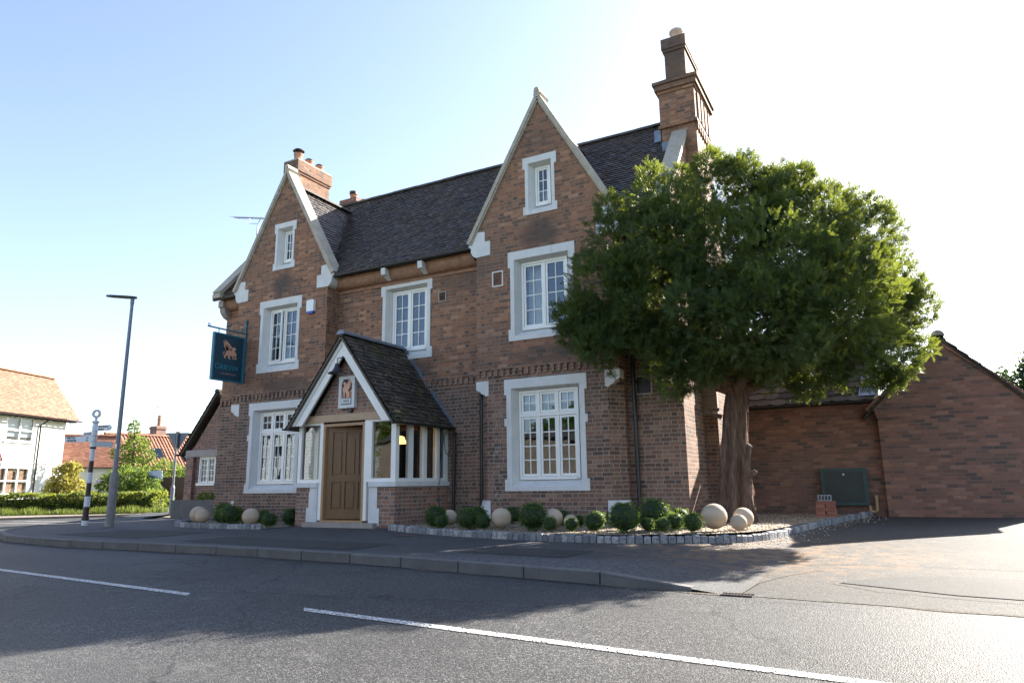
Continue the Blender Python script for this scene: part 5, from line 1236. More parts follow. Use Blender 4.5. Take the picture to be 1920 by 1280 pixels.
# trunk
def gnarled(path, rads, nseg=44, seed=1, flute=.2):
    q = MB(); path = [Vector(p) for p in path]
    # interpolate
    P = []; Rr = []
    for i in range(len(path)-1):
        for t in range(7): s = t/7; P.append(path[i].lerp(path[i+1], s)); Rr.append(rads[i]*(1-s)+rads[i+1]*s)
    P.append(path[-1]); Rr.append(rads[-1]); vs = []; k = len(P)
    for i, p in enumerate(P):
        t = (P[min(i+1,k-1)]-P[max(i-1,0)]).normalized(); a = Vector((1,0,0)); a = (a-t*a.dot(t)).normalized(); b = t.cross(a)
        for j in range(nseg):
            th = 2*math.pi*j/nseg; nx = noise.noise(Vector((math.cos(th)*1.9+seed, math.sin(th)*1.9, p.z*.35))); n2 = noise.noise(Vector((math.cos(th)*5+seed, math.sin(th)*5, p.z*.45))); n3 = noise.noise(Vector((math.cos(th)*11, math.sin(th)*11+seed, p.z*3)))
            ridge = 1-abs(n2)*2
            r_ = Rr[i]*(1+flute*1.1*nx+flute*.75*(ridge-.6)+.06*n3); vs.append(p+(a*math.cos(th)+b*math.sin(th))*r_)
    fs = [(i*nseg+j, i*nseg+(j+1)%nseg, (i+1)*nseg+(j+1)%nseg, (i+1)*nseg+j) for i in range(k-1) for j in range(nseg)]
    q.add(vs, fs); return q
q = gnarled([(-2.62,.5,.1),(-2.60,.5,.45),(-2.56,.5,1.1),(-2.48,.5,1.9),(-2.40,.48,2.6),(-2.38,.45,3.2),(-2.3,.4,4.2),(-2.2,.4,5.4)], [.37,.32,.26,.21,.19,.20,.15,.06], flute=.46)
q2 = gnarled([(-2.40,.42,.15),(-2.37,.40,.8),(-2.33,.4,1.35),(-2.29,.42,1.62)], [.15,.11,.10,.08], 24, 5, .3); q.add(q2.v, q2.f)
q.lathe((-2.29,.42,1.6), [(.085,0),(.095,.04),(.05,.09),(.01,.1)], 12)
for pts, rd in (([(-2.35,.42,1.1),(-2.2,.4,1.14),(-2.17,.4,1.2)], [.07,.06,.04]), ([(-2.7,.4,2.2),(-2.86,.36,2.28),(-2.93,.3,2.4)], [.05,.03,.01]), ([(-2.74,.4,2.35),(-2.9,.36,2.36)], [.035,.01])): q.tube(pts, rd, 8)
for (ax, ay, az) in [(-.95,-.15,.55),(.98,.1,.5),(.3,-.6,.45),(-.6,-.5,.8),(.7,.6,.8),(-.2,.6,.9),(.5,-.3,.9)]:
    a = Vector((-2.40,.47,2.55+.25*az)); d = Vector((ax,ay,0)); g2 = gnarled([a, a+d*.5+Vector((0,0,.1+.1*az)), a+d*1.2+Vector((0,0,.25+.5*az)), a+d*2.1+Vector((0,-.1,.3+1.3*az))], [.13,.09,.065,.03], 16, ax*7, .15); q.add(g2.v, g2.f)
q.build('trunk', M['bark'], yt, smooth=True)
# crown: feathery sprays pointing outwards
NS = 56000
la = np.array(LOBES); 
sub_ = []
for _ in range(190):
    L0 = LOBES[rng.integers(len(LOBES))]; dd_s = rng.normal(size=3); dd_s /= np.linalg.norm(dd_s); rs_ = rng.uniform(.16,.34); sub_.append((*(np.array(L0[:3])+dd_s*(L0[3]*.97)), rs_))
for (tx, ty, tz) in ((-2.5,.3,7.55),(-1.9,.6,7.45),(-3.1,.0,7.15),(-.9,1.0,7.1),(.1,1.2,6.5),(.75,1.3,5.6),(.95,1.3,4.5),(-5.3,-1.0,4.2),(-4.9,-1.0,5.3),(.9,1.3,3.3)): sub_.append((tx,ty,tz,.22))
la = np.concatenate([la, np.array(sub_)]); cc_ = np.array((-2.3,.3,4.7)); la[:,:3] = cc_+(la[:,:3]-cc_)*np.array((.965,1,.965)); la[:,3] *= .97; wgt = la[:,3]**2; wgt[len(LOBES):] *= 1.6; wgt /= wgt.sum(); idx = rng.choice(len(la), NS*2, p=wgt)
d = rng.normal(size=(NS*2,3)); d /= np.linalg.norm(d,axis=1)[:,None]
rad = la[idx,3]; kk = rng.uniform(.55,1.04,NS*2)**.6
# clumpy secondary lobes
cl = 1+.18*np.sin(d[:,0]*7+idx*2.1)*np.sin(d[:,2]*8+idx)+.10*np.sin(d[:,1]*9+idx*3.3)
P = la[idx,:3]+d*(rad*kk*cl)[:,None]
keep = ~((P[:,0] < -3.25) & (P[:,1] > -.18)) & ~((P[:,0] < -3.0) & (P[:,1] > 1.8))
# flatten the underside a little and carve light holes
hole_ = np.array([noise.noise(Vector((float(p[0])*1.1, float(p[1])*1.1, float(p[2])*1.1))) for p in P]); keep &= hole_ > -.5
P = P[keep][:NS]; D = d[keep][:NS]; D = D*.8+np.array((0,0,.25))+rng.normal(size=D.shape)*.35; D /= np.linalg.norm(D,axis=1)[:,None]
ns_ = len(P); side = np.cross(D, rng.normal(size=D.shape)); side /= np.linalg.norm(side,axis=1)[:,None]; nrm = np.cross(D, side)
LF = rng.uniform(.09,.20,(ns_,1))*(1+(rng.uniform(0,1,(ns_,1)) > .97)*.7); Vs = []
for t in np.linspace(.1,1,6):
    for sgn in (-1, 1):
        c0 = P+D*LF*(t-.35)-nrm*LF*.18*t*t; lw = .05*(1.15-t*.75); dr = D*.55+side*sgn*.9+nrm*rng.normal(size=(ns_,1))*.25; dr /= np.linalg.norm(dr,axis=1)[:,None]
        wv = D*.013
        Vs.append(np.stack([c0-wv, c0+dr*lw*.6-wv*1.1, c0+dr*lw, c0+dr*lw*.5+wv*1.1], 1))
V = np.concatenate(Vs, 0).reshape(-1,3); F = np.arange(len(V)).reshape(-1,4)
raw_mesh('crown', V, F, M['yew'], yt)
# twiggy shoots standing out of the top outline
# ------------------------------------------------------------------ yard wall building (single storey extension)
EY = 4.2
ext = thing('yard_outbuilding', 'long low brick outbuilding with grey tiled roof behind the yew tree', 'outbuilding', (-1.6,EY,.25))
q = MB(); q.box((-3.3,EY,.0),(-.10,EY+4.0,2.72)); q.box((-3.3,EY-.03,2.60),(-.13,EY+.02,2.66)); q.build('brick_wall', M['brick_mod'], ext)
q = MB(); v = Vector((0,1,.72)).normalized(); tile_field(q, (0,EY-.12,2.72), (1,0,0), v, [(-3.3,0),(-.05,0),(-.05,4.2),(-3.3,4.2)], .3, .33, .03, .006); q.build('roof', M['greytile'], ext)
q = MB(); gutter(q, (-3.3,EY-.15,2.72), (-.15,EY-.15,2.72), .06); q.build('gutter', M['blackmetal'], ext)
q = MB(); q.add([(-.45,EY+.0,2.85),(-.1,EY-.02,2.85),(-.1,EY+1.2,3.72),(-.3,EY+1.2,3.70)], [(0,1,2,3)]); q.build('flashing', M['lead'], ext)
# garage gable
GY = 4.0
gxx=0
gar = thing('brick_garage', 'red brown brick garage gable with tiled verge at the right edge', 'garage', (1.2,GY,.25))
gxl, gxr, gc, gz = -.12, 2.55, 1.2, 3.98
q = MB(); q.plate([(gxl,0),(gxr,0),(gxr,2.6),(gc,gz),(gxl,2.6)], XZ(GY)); q.add([(gxl,GY,0),(gxl,12,0),(gxl,12,2.6),(gxl,GY,2.6)], [(3,2,1,0)]); q.add([(gxr,GY,0),(gxr,12,0),(gxr,12,2.6),(gxr,GY,2.6)], [(0,1,2,3)]); q.plate([(gxl,0),(gxr,0),(gxr,2.6),(gc,gz),(gxl,2.6)], XZ(12))
for s, gx in ((-1,gxl),(1,gxr)):     # corbelled shoulders and raking brick verge
    for i in range(4): q.box((gx-.0 if s > 0 else gx-.02*i-.02, GY-.03, 2.32+i*.075),(gx+.02*i+.02 if s > 0 else gx+.4, GY+.06, 2.32+i*.075+.073))
    e = Vector((gc+s*1.55,0,2.52)); a = Vector((gc,0,gz-.02)); dv = a-e; L = dv.length; k = 14; nn = Vector((-dv.z,0,dv.x)).normalized(); nn = nn if nn.z < 0 else -nn
    for i in range(k): b0 = e+dv*(i/k)+dv.normalized()*.004; q.obox(Vector((b0.x,GY-.035,b0.z)), dv/k-dv.normalized()*.006, (0,.06,0), nn*.1)
q.build('brick_wall', M['brick_mod'], gar)
q = MB()
for s in (-1, 1):
    v = Vector((-s*1.6,0,1.66)).normalized(); Lp = math.hypot(1.62,1.62*1.04); o_ = Vector((gc+s*1.62,0,gz+.03-1.62*1.04))
    tile_field(q, o_, (0,1,0), v, [(GY-.06,0),(12,0),(12,Lp),(GY-.06,Lp)], .27, .3, .03, .006); n_ = Vector((s*1.66,0,1.6)).normalized(); q.obox(o_+Vector((0,GY-.055,0))-n_*.05, v*Lp, (0,.25,0), n_*.045)
gro = q.build('roof', M['greytile'], gar); q = MB(); ridge_caps(q, (gc,GY-.07,gz+.07), (gc,12,gz+.07), .11); q.build('ridge_tiles', M['lintel'], gro)
q = MB(); gutter(q, (gxr+.16,GY-.05,2.38), (gxr+.16,12,2.38)); q.build('gutter', M['blackmetal'], gar)

mt = thing('meter_box', 'dark green meter cabinet with arched door on the yard wall', 'meter box', (-.9,EY,.5))
q = MB(); a, b_, c_, d_ = -1.36, -.47, .49, 1.24; yy = EY-.16
q.box((a,yy,c_),(b_,EY+.005,d_)); q.build('cabinet', M['meter'], mt)
q = MB()
for f in (((a-.02,yy-.02,c_-.02),(b_+.02,EY,c_+.04)),((a-.02,yy-.02,d_-.05),(b_+.02,EY+.002,d_+.02)),((a-.02,yy-.018,c_+.04),(a+.05,EY,d_-.05)),((b_-.06,yy-.018,c_+.04),(b_+.02,EY,d_-.05))): q.box(*f)
q.build('rim', M['metertrim'], mt)
q = MB(); cxm = (a+b_)/2; rr_ = .335; zc = c_+.35; out_ = [(cxm-rr_,c_+.09),(cxm+rr_,c_+.09),(cxm+rr_,zc-.05)]+[(cxm+rr_*math.cos(t), zc+rr_*.92*math.sin(t)) for t in np.linspace(.05,math.pi-.05,18)]+[(cxm-rr_,zc-.05)]
inn = [((x-cxm)*.95+cxm, (z-zc)*.95+zc) for x, z in out_]; q.plate(out_, lambda x, z, d: (x, yy-.014+d, z), [inn[::-1]], d=.014); q.plate(inn, lambda x, z, d: (x, yy-.006+d, z), d=.006)
dd_ = q.build('door', M['meter'], mt); q = MB(); q.lathe((cxm,yy-.03,zc+.29), [(.001,-.02),(.02,-.015),(.02,.015),(.001,.02)], 10); q.build('lock', M['alarmw'], dd_)
gp = MB(); gp.tube([(-.47,EY-.1,.48),(-.46,EY-.1,.36),(-.40,EY-.1,.33),(-.33,EY-.1,.36),(-.32,EY-.1,.62)], .032, 10); gp.tube([(-.32,EY-.1,.6),(-.32,EY-.1,.68)], .04, 10)
tag(gp.build('gas_pipe', M['buffpipe'], loc=(-.4,EY-.1,.3)), 'bent buff plastic pipe below the meter cabinet', 'pipe')
bs_ = thing('brick_stack', 'small stack of loose red bricks on the gravel before the meter cabinet', 'bricks', (-1.25,2.9,.27)); rr = random.Random(4)
q = MB()
for i in range(5):
    for j in range(2 if i%2 else 1):
        ax = -1.42+j*.19+rr.uniform(-.01,.01); ay = 2.8+rr.uniform(-.01,.02)
        if i%2: q.box((ax,ay,.26+i*.067),(ax+.17,ay+.22,.26+i*.067+.063))
        else: q.box((-1.43+rr.uniform(-.01,.01),ay,.26+i*.067),(-1.06,ay+.105,.26+i*.067+.063)); q.box((-1.43+rr.uniform(-.01,.01),ay+.115,.26+i*.067),(-1.06,ay+.22,.26+i*.067+.063))
q.build('bricks', island_mat('loose_brick', [(0,(.28,.11,.08)),(1,(.40,.17,.11))], .85), bs_)
q = MB(); zz = .26+5*.067
q.box((-1.38,2.82,zz),(-1.12,2.9,zz+.02)); q.box((-1.38,2.82,zz+.1),(-1.12,2.9,zz+.12))
for i in range(5): q.box((-1.38+i*.06,2.82,zz+.02),(-1.36+i*.06,2.9,zz+.1))
q.build('vent_block', M['granite'], bs_)
# gully grate at the dropped kerb
q = MB(); gx, gy = -1.45, -6.38
for i in range(9): q.box((gx+i*.028,gy,.0),(gx+i*.028+.014,gy+.1,.012))
q.box((gx-.015,gy-.015,-.01),(gx+.26,gy,.014)); q.box((gx-.015,gy+.1,-.01),(gx+.26,gy+.115,.014)); tag(q.build('drain_grate', M['poleblack'], loc=(gx,gy,0)), 'rusty iron drain grate in the dropped kerb', 'drain')
q = MB(); q.lathe((-7.6,-2.9,.152), [(.2,0),(.2,.006)], 24); tag(q.build('inspection_cover', M['poleblack'], loc=(-7.6,-2.9,.15)), 'small round rusty cover set in the pavement near the porch', 'cover')

# ------------------------------------------------------------------ street furniture
lmp = thing('street_lamp', 'tall grey street lamp column with flat lantern head on the pavement corner', 'street lamp', (-16.83,-2.43,.07))
X, Y = -16.83, -2.43
q = MB(); q.lathe((X,Y,.05), [(.1,0),(.1,.95),(.095,1.0),(.1,1.03),(.1,1.3),(.06,1.4),(.055,1.5)], 20); q.build('base', M['lampbase'], lmp)
q = MB(); q.tube([(X,Y,1.5),(X,Y,5.7)], [.055,.04], 14); q.tube([(X,Y,5.7),(X,Y,5.84)], .048, 14); q.build('pole', M['lampgrey'], lmp)
q = MB(); hd = Vector((-.75,-.66,0)).normalized(); sd_ = Vector((-hd.y,hd.x,0)); c0 = Vector((X,Y,5.86))-hd*.1
pr = [(0,.05),(.1,.09),(.25,.11),(.6,.09),(.72,.03)]
vs = []
for t, w_ in pr:
    for s in (-1, 1): vs.append(c0+hd*t+sd_*s*w_+Vector((0,0,.02*t)))
    for s in (-1, 1): vs.append(c0+hd*t+sd_*s*w_*.7+Vector((0,0,.02*t+.045)))
fs = []
for i in range(4):
    b0, b1 = i*4, i*4+4; fs += [(b0,b1,b1+1,b0+1),(b0+2,b0+3,b1+3,b1+2),(b0,b0+2,b1+2,b1),(b0+1,b1+1,b1+3,b0+3)]
fs += [(0,1,3,2),(16,18,19,17)]
q.add(vs, fs); q.build('lantern_head', M['blackmetal'], lmp)
q = MB(); q.box((X+.0,Y-.062,2.0),(X+.05,Y-.05,2.12)); q.build('label_plate', M['alarmw'], lmp)

sp = thing('finger_signpost', 'traditional black and white banded fingerpost with ring finial and four arms', 'signpost', (-18.27,-2.18,.08))
X, Y = -18.27, -2.18
bands = [(.08,.25,'w',.075),(.25,.32,'k',.09),(.32,.59,'k',.07),(.59,.85,'w',.07),(.85,.89,'k',.08),(.89,1.19,'k',.06),(1.19,1.455,'w',.06),(1.455,1.75,'k',.058),(1.75,2.06,'w',.055)]
for z0, z1, c_, r_ in bands:
    q = MB(); q.lathe((X,Y,z0), [(r_,0),(r_,z1-z0)] if z1-z0 > .12 else [(r_*.85,0),(r_,.02),(r_,z1-z0-.02),(r_*.85,z1-z0)], 18); q.build('post_band', M['polewhite' if c_ == 'w' else 'poleblack'], sp)
q = MB(); q.lathe((X,Y,2.06), [(.06,0),(.072,.02),(.072,.05),(.06,.07)], 18); q.build('collar', M['poleblack'], sp)
q = MB(); q.lathe((X,Y,2.13), [(.06,0),(.06,.5)], 18); q.lathe((X,Y,2.62), [(.06,0),(.06,.1),(.09,.13),(.09,.155),(.03,.18),(.03,.2),(.045,.22),(.02,.25)], 18); q.build('head_casting', M['polewhite'], sp)
CZ = 2.98
def faceview(v): return v
rdir = Vector((rt.x, rt.y, 0)).normalized()
fvw = Vector((-rdir.y, rdir.x, 0))
q = MB(); nS = 28; R0, R1, cz = .115, .055, 2.975; vs = []
for i in range(nS):
    th = 2*math.pi*i/nS
    for (r_, dd) in ((R0,-.02),(R0,.02),(R1,.02),(R1,-.02)): vs.append(Vector((X,Y,cz))+rdir*r_*math.cos(th)+Vector((0,0,r_*math.sin(th)))+fvw*dd)
fs = []
for i in range(nS):
    j = (i+1)%nS
    for k_ in range(4): fs.append((i*4+k_, j*4+k_, j*4+(k_+1)%4, i*4+(k_+1)%4))
q.add(vs, fs); fin = q.build('ring_finial', M['polewhite'], sp)
q = MB()
for i in range(24): th = math.pi/2+.1-(i+.5)*2*math.pi/24; pt = Vector((X,Y,cz))+rdir*.085*math.cos(th)+Vector((0,0,.085*math.sin(th)))-fvw*.0225; q.obox(pt-rdir*.006-Vector((0,0,.012)), rdir*.010, Vector((0,0,.022)), -fvw*.002) if i%5 else None
q.build('ring_lettering', M['txt'], fin)
def arm(dirv, z, L, h_, lines, nums, point=True):
    dirv = Vector(dirv).normalized(); nq = Vector((dirv.y,-dirv.x,0))
    camd = (Vector((0,-13.04,0))-Vector((X,Y,0))).normalized()
    if nq.dot(camd) < 0: nq = -nq
    o0 = Vector((X,Y,z))+dirv*.05
    pl = [(0,0),(L-.05,0),(L,h_*.35),(L,h_*.65),(L-.05,h_),(0,h_)] if point else [(0,0),(L-.02,0),(L,.02),(L,h_-.02),(L-.02,h_),(0,h_)]
    q = MB(); q.plate(ccw(pl), lambda a, b, d: tuple(o0+dirv*a+Vector((0,0,b))+nq*(.012-d)), d=.024); q.tube([(X,Y,z-.01),(X,Y,z+h_+.01)], .072, 16); ao = q.build('sign_arm', M['polewhite'], sp)
    q = MB(); rs = dirv.dot(rdir); nrow = max(1, len(lines)); fh = h_*.66/nrow
    for i, (t, nm) in enumerate(zip(lines, nums)):
        zz = z+h_-(i+1)*h_/(nrow+.0)+h_/nrow*.5-fh*.36
        ex = dirv if rs > 0 else -dirv; 
        sa = o0+dirv*(.08 if rs > 0 else L-.07); 
        put_text(q, t, fh*1.25, lambda a, b: tuple(sa+ex*a+Vector((0,0,zz-z+b))+nq*.0135), .0035, align='LEFT')
        sb = o0+dirv*(L-.1 if rs > 0 else .14)
        if nm: put_text(q, nm, fh*1.25, lambda a, b: tuple(sb+ex*a+Vector((0,0,zz-z+b))+nq*.0135), .0035, align='CENTER')
    if lines: q.build('arm_lettering', M['txt'], ao)
arm(rdir*-1+fvw*.15, 2.245, .80, .145, ['MELTON','LEICESTER'], ['14','21'])
arm(rdir*-1+fvw*.75, 2.39, .62, .13, ['KEYWORTH'], ['2'], False)
arm(rdir*1+fvw*-.35, 2.52, .52, .145, ['BRADMORE','BUNNY'], ['2','4'])
arm(rdir*.75+fvw*1.0, 2.12, .42, .13, [], [], False)

def back_sign():
    X, Y = -24.37, 4.68
    t = thing('give_way_sign', 'triangular road sign seen from behind on a thin grey pole by the alley', 'road sign', (X,Y,.07))
    q = MB(); q.tube([(X,Y,.05),(X,Y,3.15)], .04, 10); q.lathe((X,Y,.05), [(.075,0),(.075,1.0),(.045,1.1)], 12); q.build('pole', M['lampgrey'], t)
    q = MB(); hx = rdir*.42; c0 = Vector((X,Y,2.4))+fvw*.06; P = [c0, c0+hx+Vector((0,0,.76)), c0-hx+Vector((0,0,.76))]; q.add(P+[p+fvw*.01 for p in P], [(0,1,2),(5,4,3),(0,3,4,1),(1,4,5,2),(2,5,3,0)]); q.build('sign_plate', M['signgrey'], t)
    q = MB(); q.obox(c0-rdir*.07+Vector((0,0,.2))-fvw*.05, rdir*.14, Vector((0,0,.6)), fvw*.04); q.build('lamp_unit', M['blackmetal'], t)
back_sign()
def warn_sign():
    X, Y = -33.4, 2.75
    t = thing('warning_sign', 'red bordered triangular warning sign with a plate below, on a pole before the white house', 'road sign', (X,Y,.07))
    q = MB(); q.tube([(X,Y,.05),(X,Y,2.9)], .04, 8); q.build('pole', M['lampgrey'], t)
    c0 = Vector((X,Y,2.25))-fvw*.05+rdir*.05; hx = rdir*.3
    def tri(s, off, m, nm):
        c1 = c0+Vector((0,0,.22*(1-s))); q = MB(); P = [c1-hx*s-fvw*off, c1+hx*s-fvw*off, c1+Vector((0,0,.7*s))-fvw*off]; q.add(P+[p+fvw*.01 for p in P], [(0,1,2),(5,4,3),(0,3,4,1),(1,4,5,2),(2,5,3,0)]); q.build(nm, M[m], t)
    tri(1,0,'red','border'); tri(.72,.012,'alarmw','face')
    q = MB(); c1 = c0+Vector((0,0,.14))-fvw*.018; q.obox(c1-rdir*.03, rdir*.05, (0,0,.2), fvw*.003); q.obox(c1-rdir*.09+Vector((0,0,.08)), rdir*.17, (0,0,.04), fvw*.003); q.build('symbol', M['txt'], t)
    q = MB(); q.obox(c0-rdir*.25-Vector((0,0,.34)), rdir*.5, (0,0,.3), fvw*.01); q.build('sub_plate', M['alarmw'], t)
warn_sign()

# ------------------------------------------------------------------ white house across the side road
HC = Vector((-40.49,9.38,0)); HD = Vector((.36,-.93,0)).normalized(); HN = Vector((.93,.36,0)).normalized()   # HD runs left in the picture, HN faces us
wh = thing('white_house', 'white rendered two storey house with red plain tile roof at the left edge', 'house', (HC.x,HC.y,.1))
def HW(a, b, d=0): p = HC+HD*a-HN*d; return (p.x, p.y, b)       # a along, b height, d depth inward
zE = 4.95
q = MB(); def_ = [(0,0),(13,0),(13,zE),(0,zE)]
wins = [(2.2,3.95,3.5,4.78),(2.15,4.3,.82,2.22)]
holes = [[(a,c),(b,c),(b,d_),(a,d_)] for a, b, c, d_ in wins]
q.plate(def_, lambda a, b, d: HW(a, b, d), [h for h in holes]); q.f = [tuple(reversed(f)) for f in q.f]
q.add([HW(0,0,0),HW(0,0,2.8),HW(0,zE,2.8),HW(0,zE,0)], [(0,1,2,3)]); q.add([HW(0,zE,0),HW(0,zE,2.8),HW(0,zE+1.9,1.4)], [(0,1,2)]); q.add([HW(0,0,2.8),HW(13,0,2.8),HW(13,zE,2.8),HW(0,zE,2.8)], [(0,1,2,3)])
q.add([HW(-.02,2.42,-.03),HW(13,2.42,-.03),HW(13,2.5,-.0),HW(-.02,2.5,-.0)], [(0,1,2,3)]); q.build('rendered_wall', M['cream'], wh)
q = MB(); rs = 1.5
zt = zE+2.35
o_ = Vector(HW(-.45, zE-.08, -.45)); u = HD; v = Vector((*(-HN*1.75).xy, zt-zE+.08)).normalized(); Lr = math.hypot(1.75, zt-zE+.08)
tile_field(q, o_, u, v, [(0,0),(14,0),(14,Lr),(0.2,Lr)], .1, .17, .02, .006, round_=False)
q.add([HW(-.45,zE-.08,3.0),HW(13,zE-.08,3.0),HW(13,zt,1.3),HW(-.25,zt,1.3)], [(0,1,2,3)])
ro = q.build('roof', M['redtile'], wh); q = MB(); ridge_caps(q, HW(-.25,zt+.03,1.3), HW(13,zt+.03,1.3), .12, .25); q.build('ridge_tiles', M['redtile'], ro)
q = MB()
for i in range(24): q.obox(HW(-.3+i*.42,zE-.22,-.4), HD*.07, -HN*.45, (0,0,.12))
q.build('rafter_end', M['poleblack'], wh); q = MB(); gutter(q, HW(-.55,zE-.12,-.5), HW(13,zE-.12,-.5), .06); q.tube([HW(1.75,zE-.15,-.5),HW(1.8,zE-.35,-.3),HW(1.85,zE-.5,-.08),HW(1.85,.2,-.08)], .045, 8); q.build('gutter', M['poleblack'], wh)
for wi, (a, b_, c_, d_) in enumerate(wins):
    wn = bpy.data.objects.new('window', None); COL.objects.link(wn); wn.parent = wh; wn.location = Vector(HW(a,c_,0))-parent_world(wh)
    q = MB(); n_ = 2 if wi == 0 else 3; f = .075
    def hb(a0, b0, a1, b1, d0=-.0, d1=.1): q.obox(HW(a0,b0,d0), HD*(a1-a0), -HN*(d1-d0), (0,0,b1-b0))
    hb(a,c_,a+f,d_); hb(b_-f,c_,b_,d_); hb(a+f,d_-f,b_-f,d_); hb(a+f,c_,b_-f,c_+f); hb(a-.1,c_-.06,b_+.1,c_,-.08,.1)
    for i in range(1, n_): x = a+(b_-a)*i/n_; hb(x-f/2,c_+f,x+f/2,d_-f)
    zm = c_+(d_-c_)*(.45 if wi == 0 else .5); hb(a+f,zm-f*.45,b_-f,zm+f*.45,-.01,.09)
    q.build('window_frame', M['alarmw'], wn); q = MB(); q.add([HW(a,c_,.05),HW(b_,c_,.05),HW(b_,d_,.05),HW(a,d_,.05)], [(0,1,2,3)]); q.build('glass', M['glass_dim'], wn)
    q = MB()
    if wi:
        for i in range(26): z = c_+(d_-c_)*(i+.5)/26; q.obox(HW(a,z-.02,.13), HD*(b_-a), -HN*.012+Vector((0,0,.012)), (0,0,.036))
        q.build('blind', M['blind'], wn)
    else: q.add([HW(a,c_+.25,.14),HW(b_,c_+.25,.14),HW(b_,d_,.14),HW(a,d_,.14)], [(0,1,2,3)]); q.build('blind', M['signgrey'], wn)
    q = MB(); q.add([HW(a-.1,c_-.1,.5),HW(b_+.1,c_-.1,.5),HW(b_+.1,d_+.1,.5),HW(a-.1,d_+.1,.5)], [(0,1,2,3)]); q.build('interior', M['room'], wn)

# low red roofed wing right of the house, then pantiled barn, each plane roughly facing us
def block(name, label, A, B, zg0, ze, zr, depth, roofmat, wallmat, gauge=.1, width=.17, over=.2, hipR=0, hipL=0):
    """front wall from A to B (xy), roof rising away"""
    A, B = Vector((*A,0)), Vector((*B,0)); u = (B-A).normalized(); n_ = Vector((u.y,-u.x,0)); L = (B-A).length
    t = thing(name, label, 'house' if 'barn' not in name else 'barn', (A.x,A.y,zg0)); q = MB()
    D = -n_*depth; P = [A,B,B+D,A+D]
    for i in range(4): a, b_ = P[i], P[(i+1)%4]; q.add([(a.x,a.y,0),(b_.x,b_.y,0),(b_.x,b_.y,ze),(a.x,a.y,ze)], [(0,1,2,3)])
    for e in (A, B): q.add([(e.x,e.y,ze),((e+D).x,(e+D).y,ze),((e+D*.5).x,(e+D*.5).y,zr-.05)], [(0,1,2)]) if not ((e is A and hipL) or (e is B and hipR)) else None
    q.build('wall', M[wallmat], t); q = MB(); o_ = Vector((A.x,A.y,ze-.05))+n_*over-u*over; run = depth/2+over; v = (-n_*run+Vector((0,0,zr-ze+.05))).normalized(); Lv = math.hypot(run, zr-ze+.05)
    tile_field(q, o_, u, v, [(0,0),(L+2*over,0),(L+2*over-hipR,Lv),(hipL,Lv)], gauge, width, .025, .006, round_=False)
    o2 = o_+(-n_)*(2*run); q.add([o2, o2+u*(L+2*over), o_+u*(L+2*over-hipR)+v*Lv, o_+u*hipL+v*Lv], [(0,1,2,3)])
    if hipR: q.add([o_+u*(L+2*over), o2+u*(L+2*over), o_+u*(L+2*over-hipR)+v*Lv], [(0,1,2)])
    ro = q.build('roof', M[roofmat], t); q = MB(); ridge_caps(q, o_+u*(hipL+.02)+v*Lv+Vector((0,0,.03)), o_+u*(L+2*over-hipR)+v*Lv+Vector((0,0,.03)), .13, .35); q.build('ridge_tiles', M[roofmat], ro)
    q = MB(); gutter(q, tuple(o_+n_*.05), tuple(o_+u*(L+2*over)+n_*.05), .06); q.build('gutter', M['poleblack'], t)
    return t, o_, u, v, n_, Lv
block('house_wing', 'low white wing with red tiled roof joined to the right of the white house', (-42.4,8.8), (-39.4,12.7), 0, 2.35, 4.2, 3.4, 'redtile', 'cream', hipR=1.0)
bt, o_, u, v, n_, Lv = block('pantiled_barn', 'long barn roof of orange pantiles with skylights, beyond the gate', (-47.0,17.0), (-45.6,29.6), 0, 2.4, 5.0, 5.0, 'pantile', 'brick_annex', gauge=.33, width=.24)
for (a, b_) in ((3.0,1.3),(5.2,1.1),(7.4,1.5),(10.2,1.5)):
    q = MB(); p = o_+u*a+v*b_; nn = u.cross(v); nn = nn if nn.z > 0 else -nn; q.obox(p, u*.62, v*1.0, nn*.09); so_ = q.build('skylight', M['blackmetal'], bt); q = MB(); q.obox(p+u*.07+v*.07+nn*.08, u*.48, v*.86, nn*.015); q.build('glass', M['glass'], so_)
# roll joints of the pantiles
q = MB()
for i in range(52): p = o_+u*(i*.245+.12); nn = u.cross(v); nn = nn if nn.z > 0 else -nn; q.tube([p+nn*.03, p+v*Lv+nn*.03], .045, 6)
q.build('pantile_roll', M['pantile'], bt)
t, o_, u, v, n_, Lv = block('far_house', 'distant house with dark tiled roof and red chimney behind the barn', (-58,22.5), (-50.5,27.5), 0, 3.6, 5.8, 6, 'ridge', 'brick_annex', .3, .3)
q = MB(); q.box((-56.0,25.0,4),(-55.1,25.9,6.35)); q.box((-56.07,24.93,6.1),(-55.03,25.97,6.25)); ch_ = q.build('chimney', M['brick_annex'], t); q = MB(); q.lathe((-55.4,25.4,6.35), [(.16,0),(.15,.5),(.19,.55),(.15,.7),(.15,.95)], 14); q.build('chimney_pot', M['pot'], ch_)
q = MB(); q.tube([(-55.8,25.4,6.3),(-55.8,25.4,8.1)], .02, 5); q.tube([(-56.2,25.2,8.0),(-55.2,25.7,8.15)], .02, 5); q.build('aerial', M['lampgrey'], t)

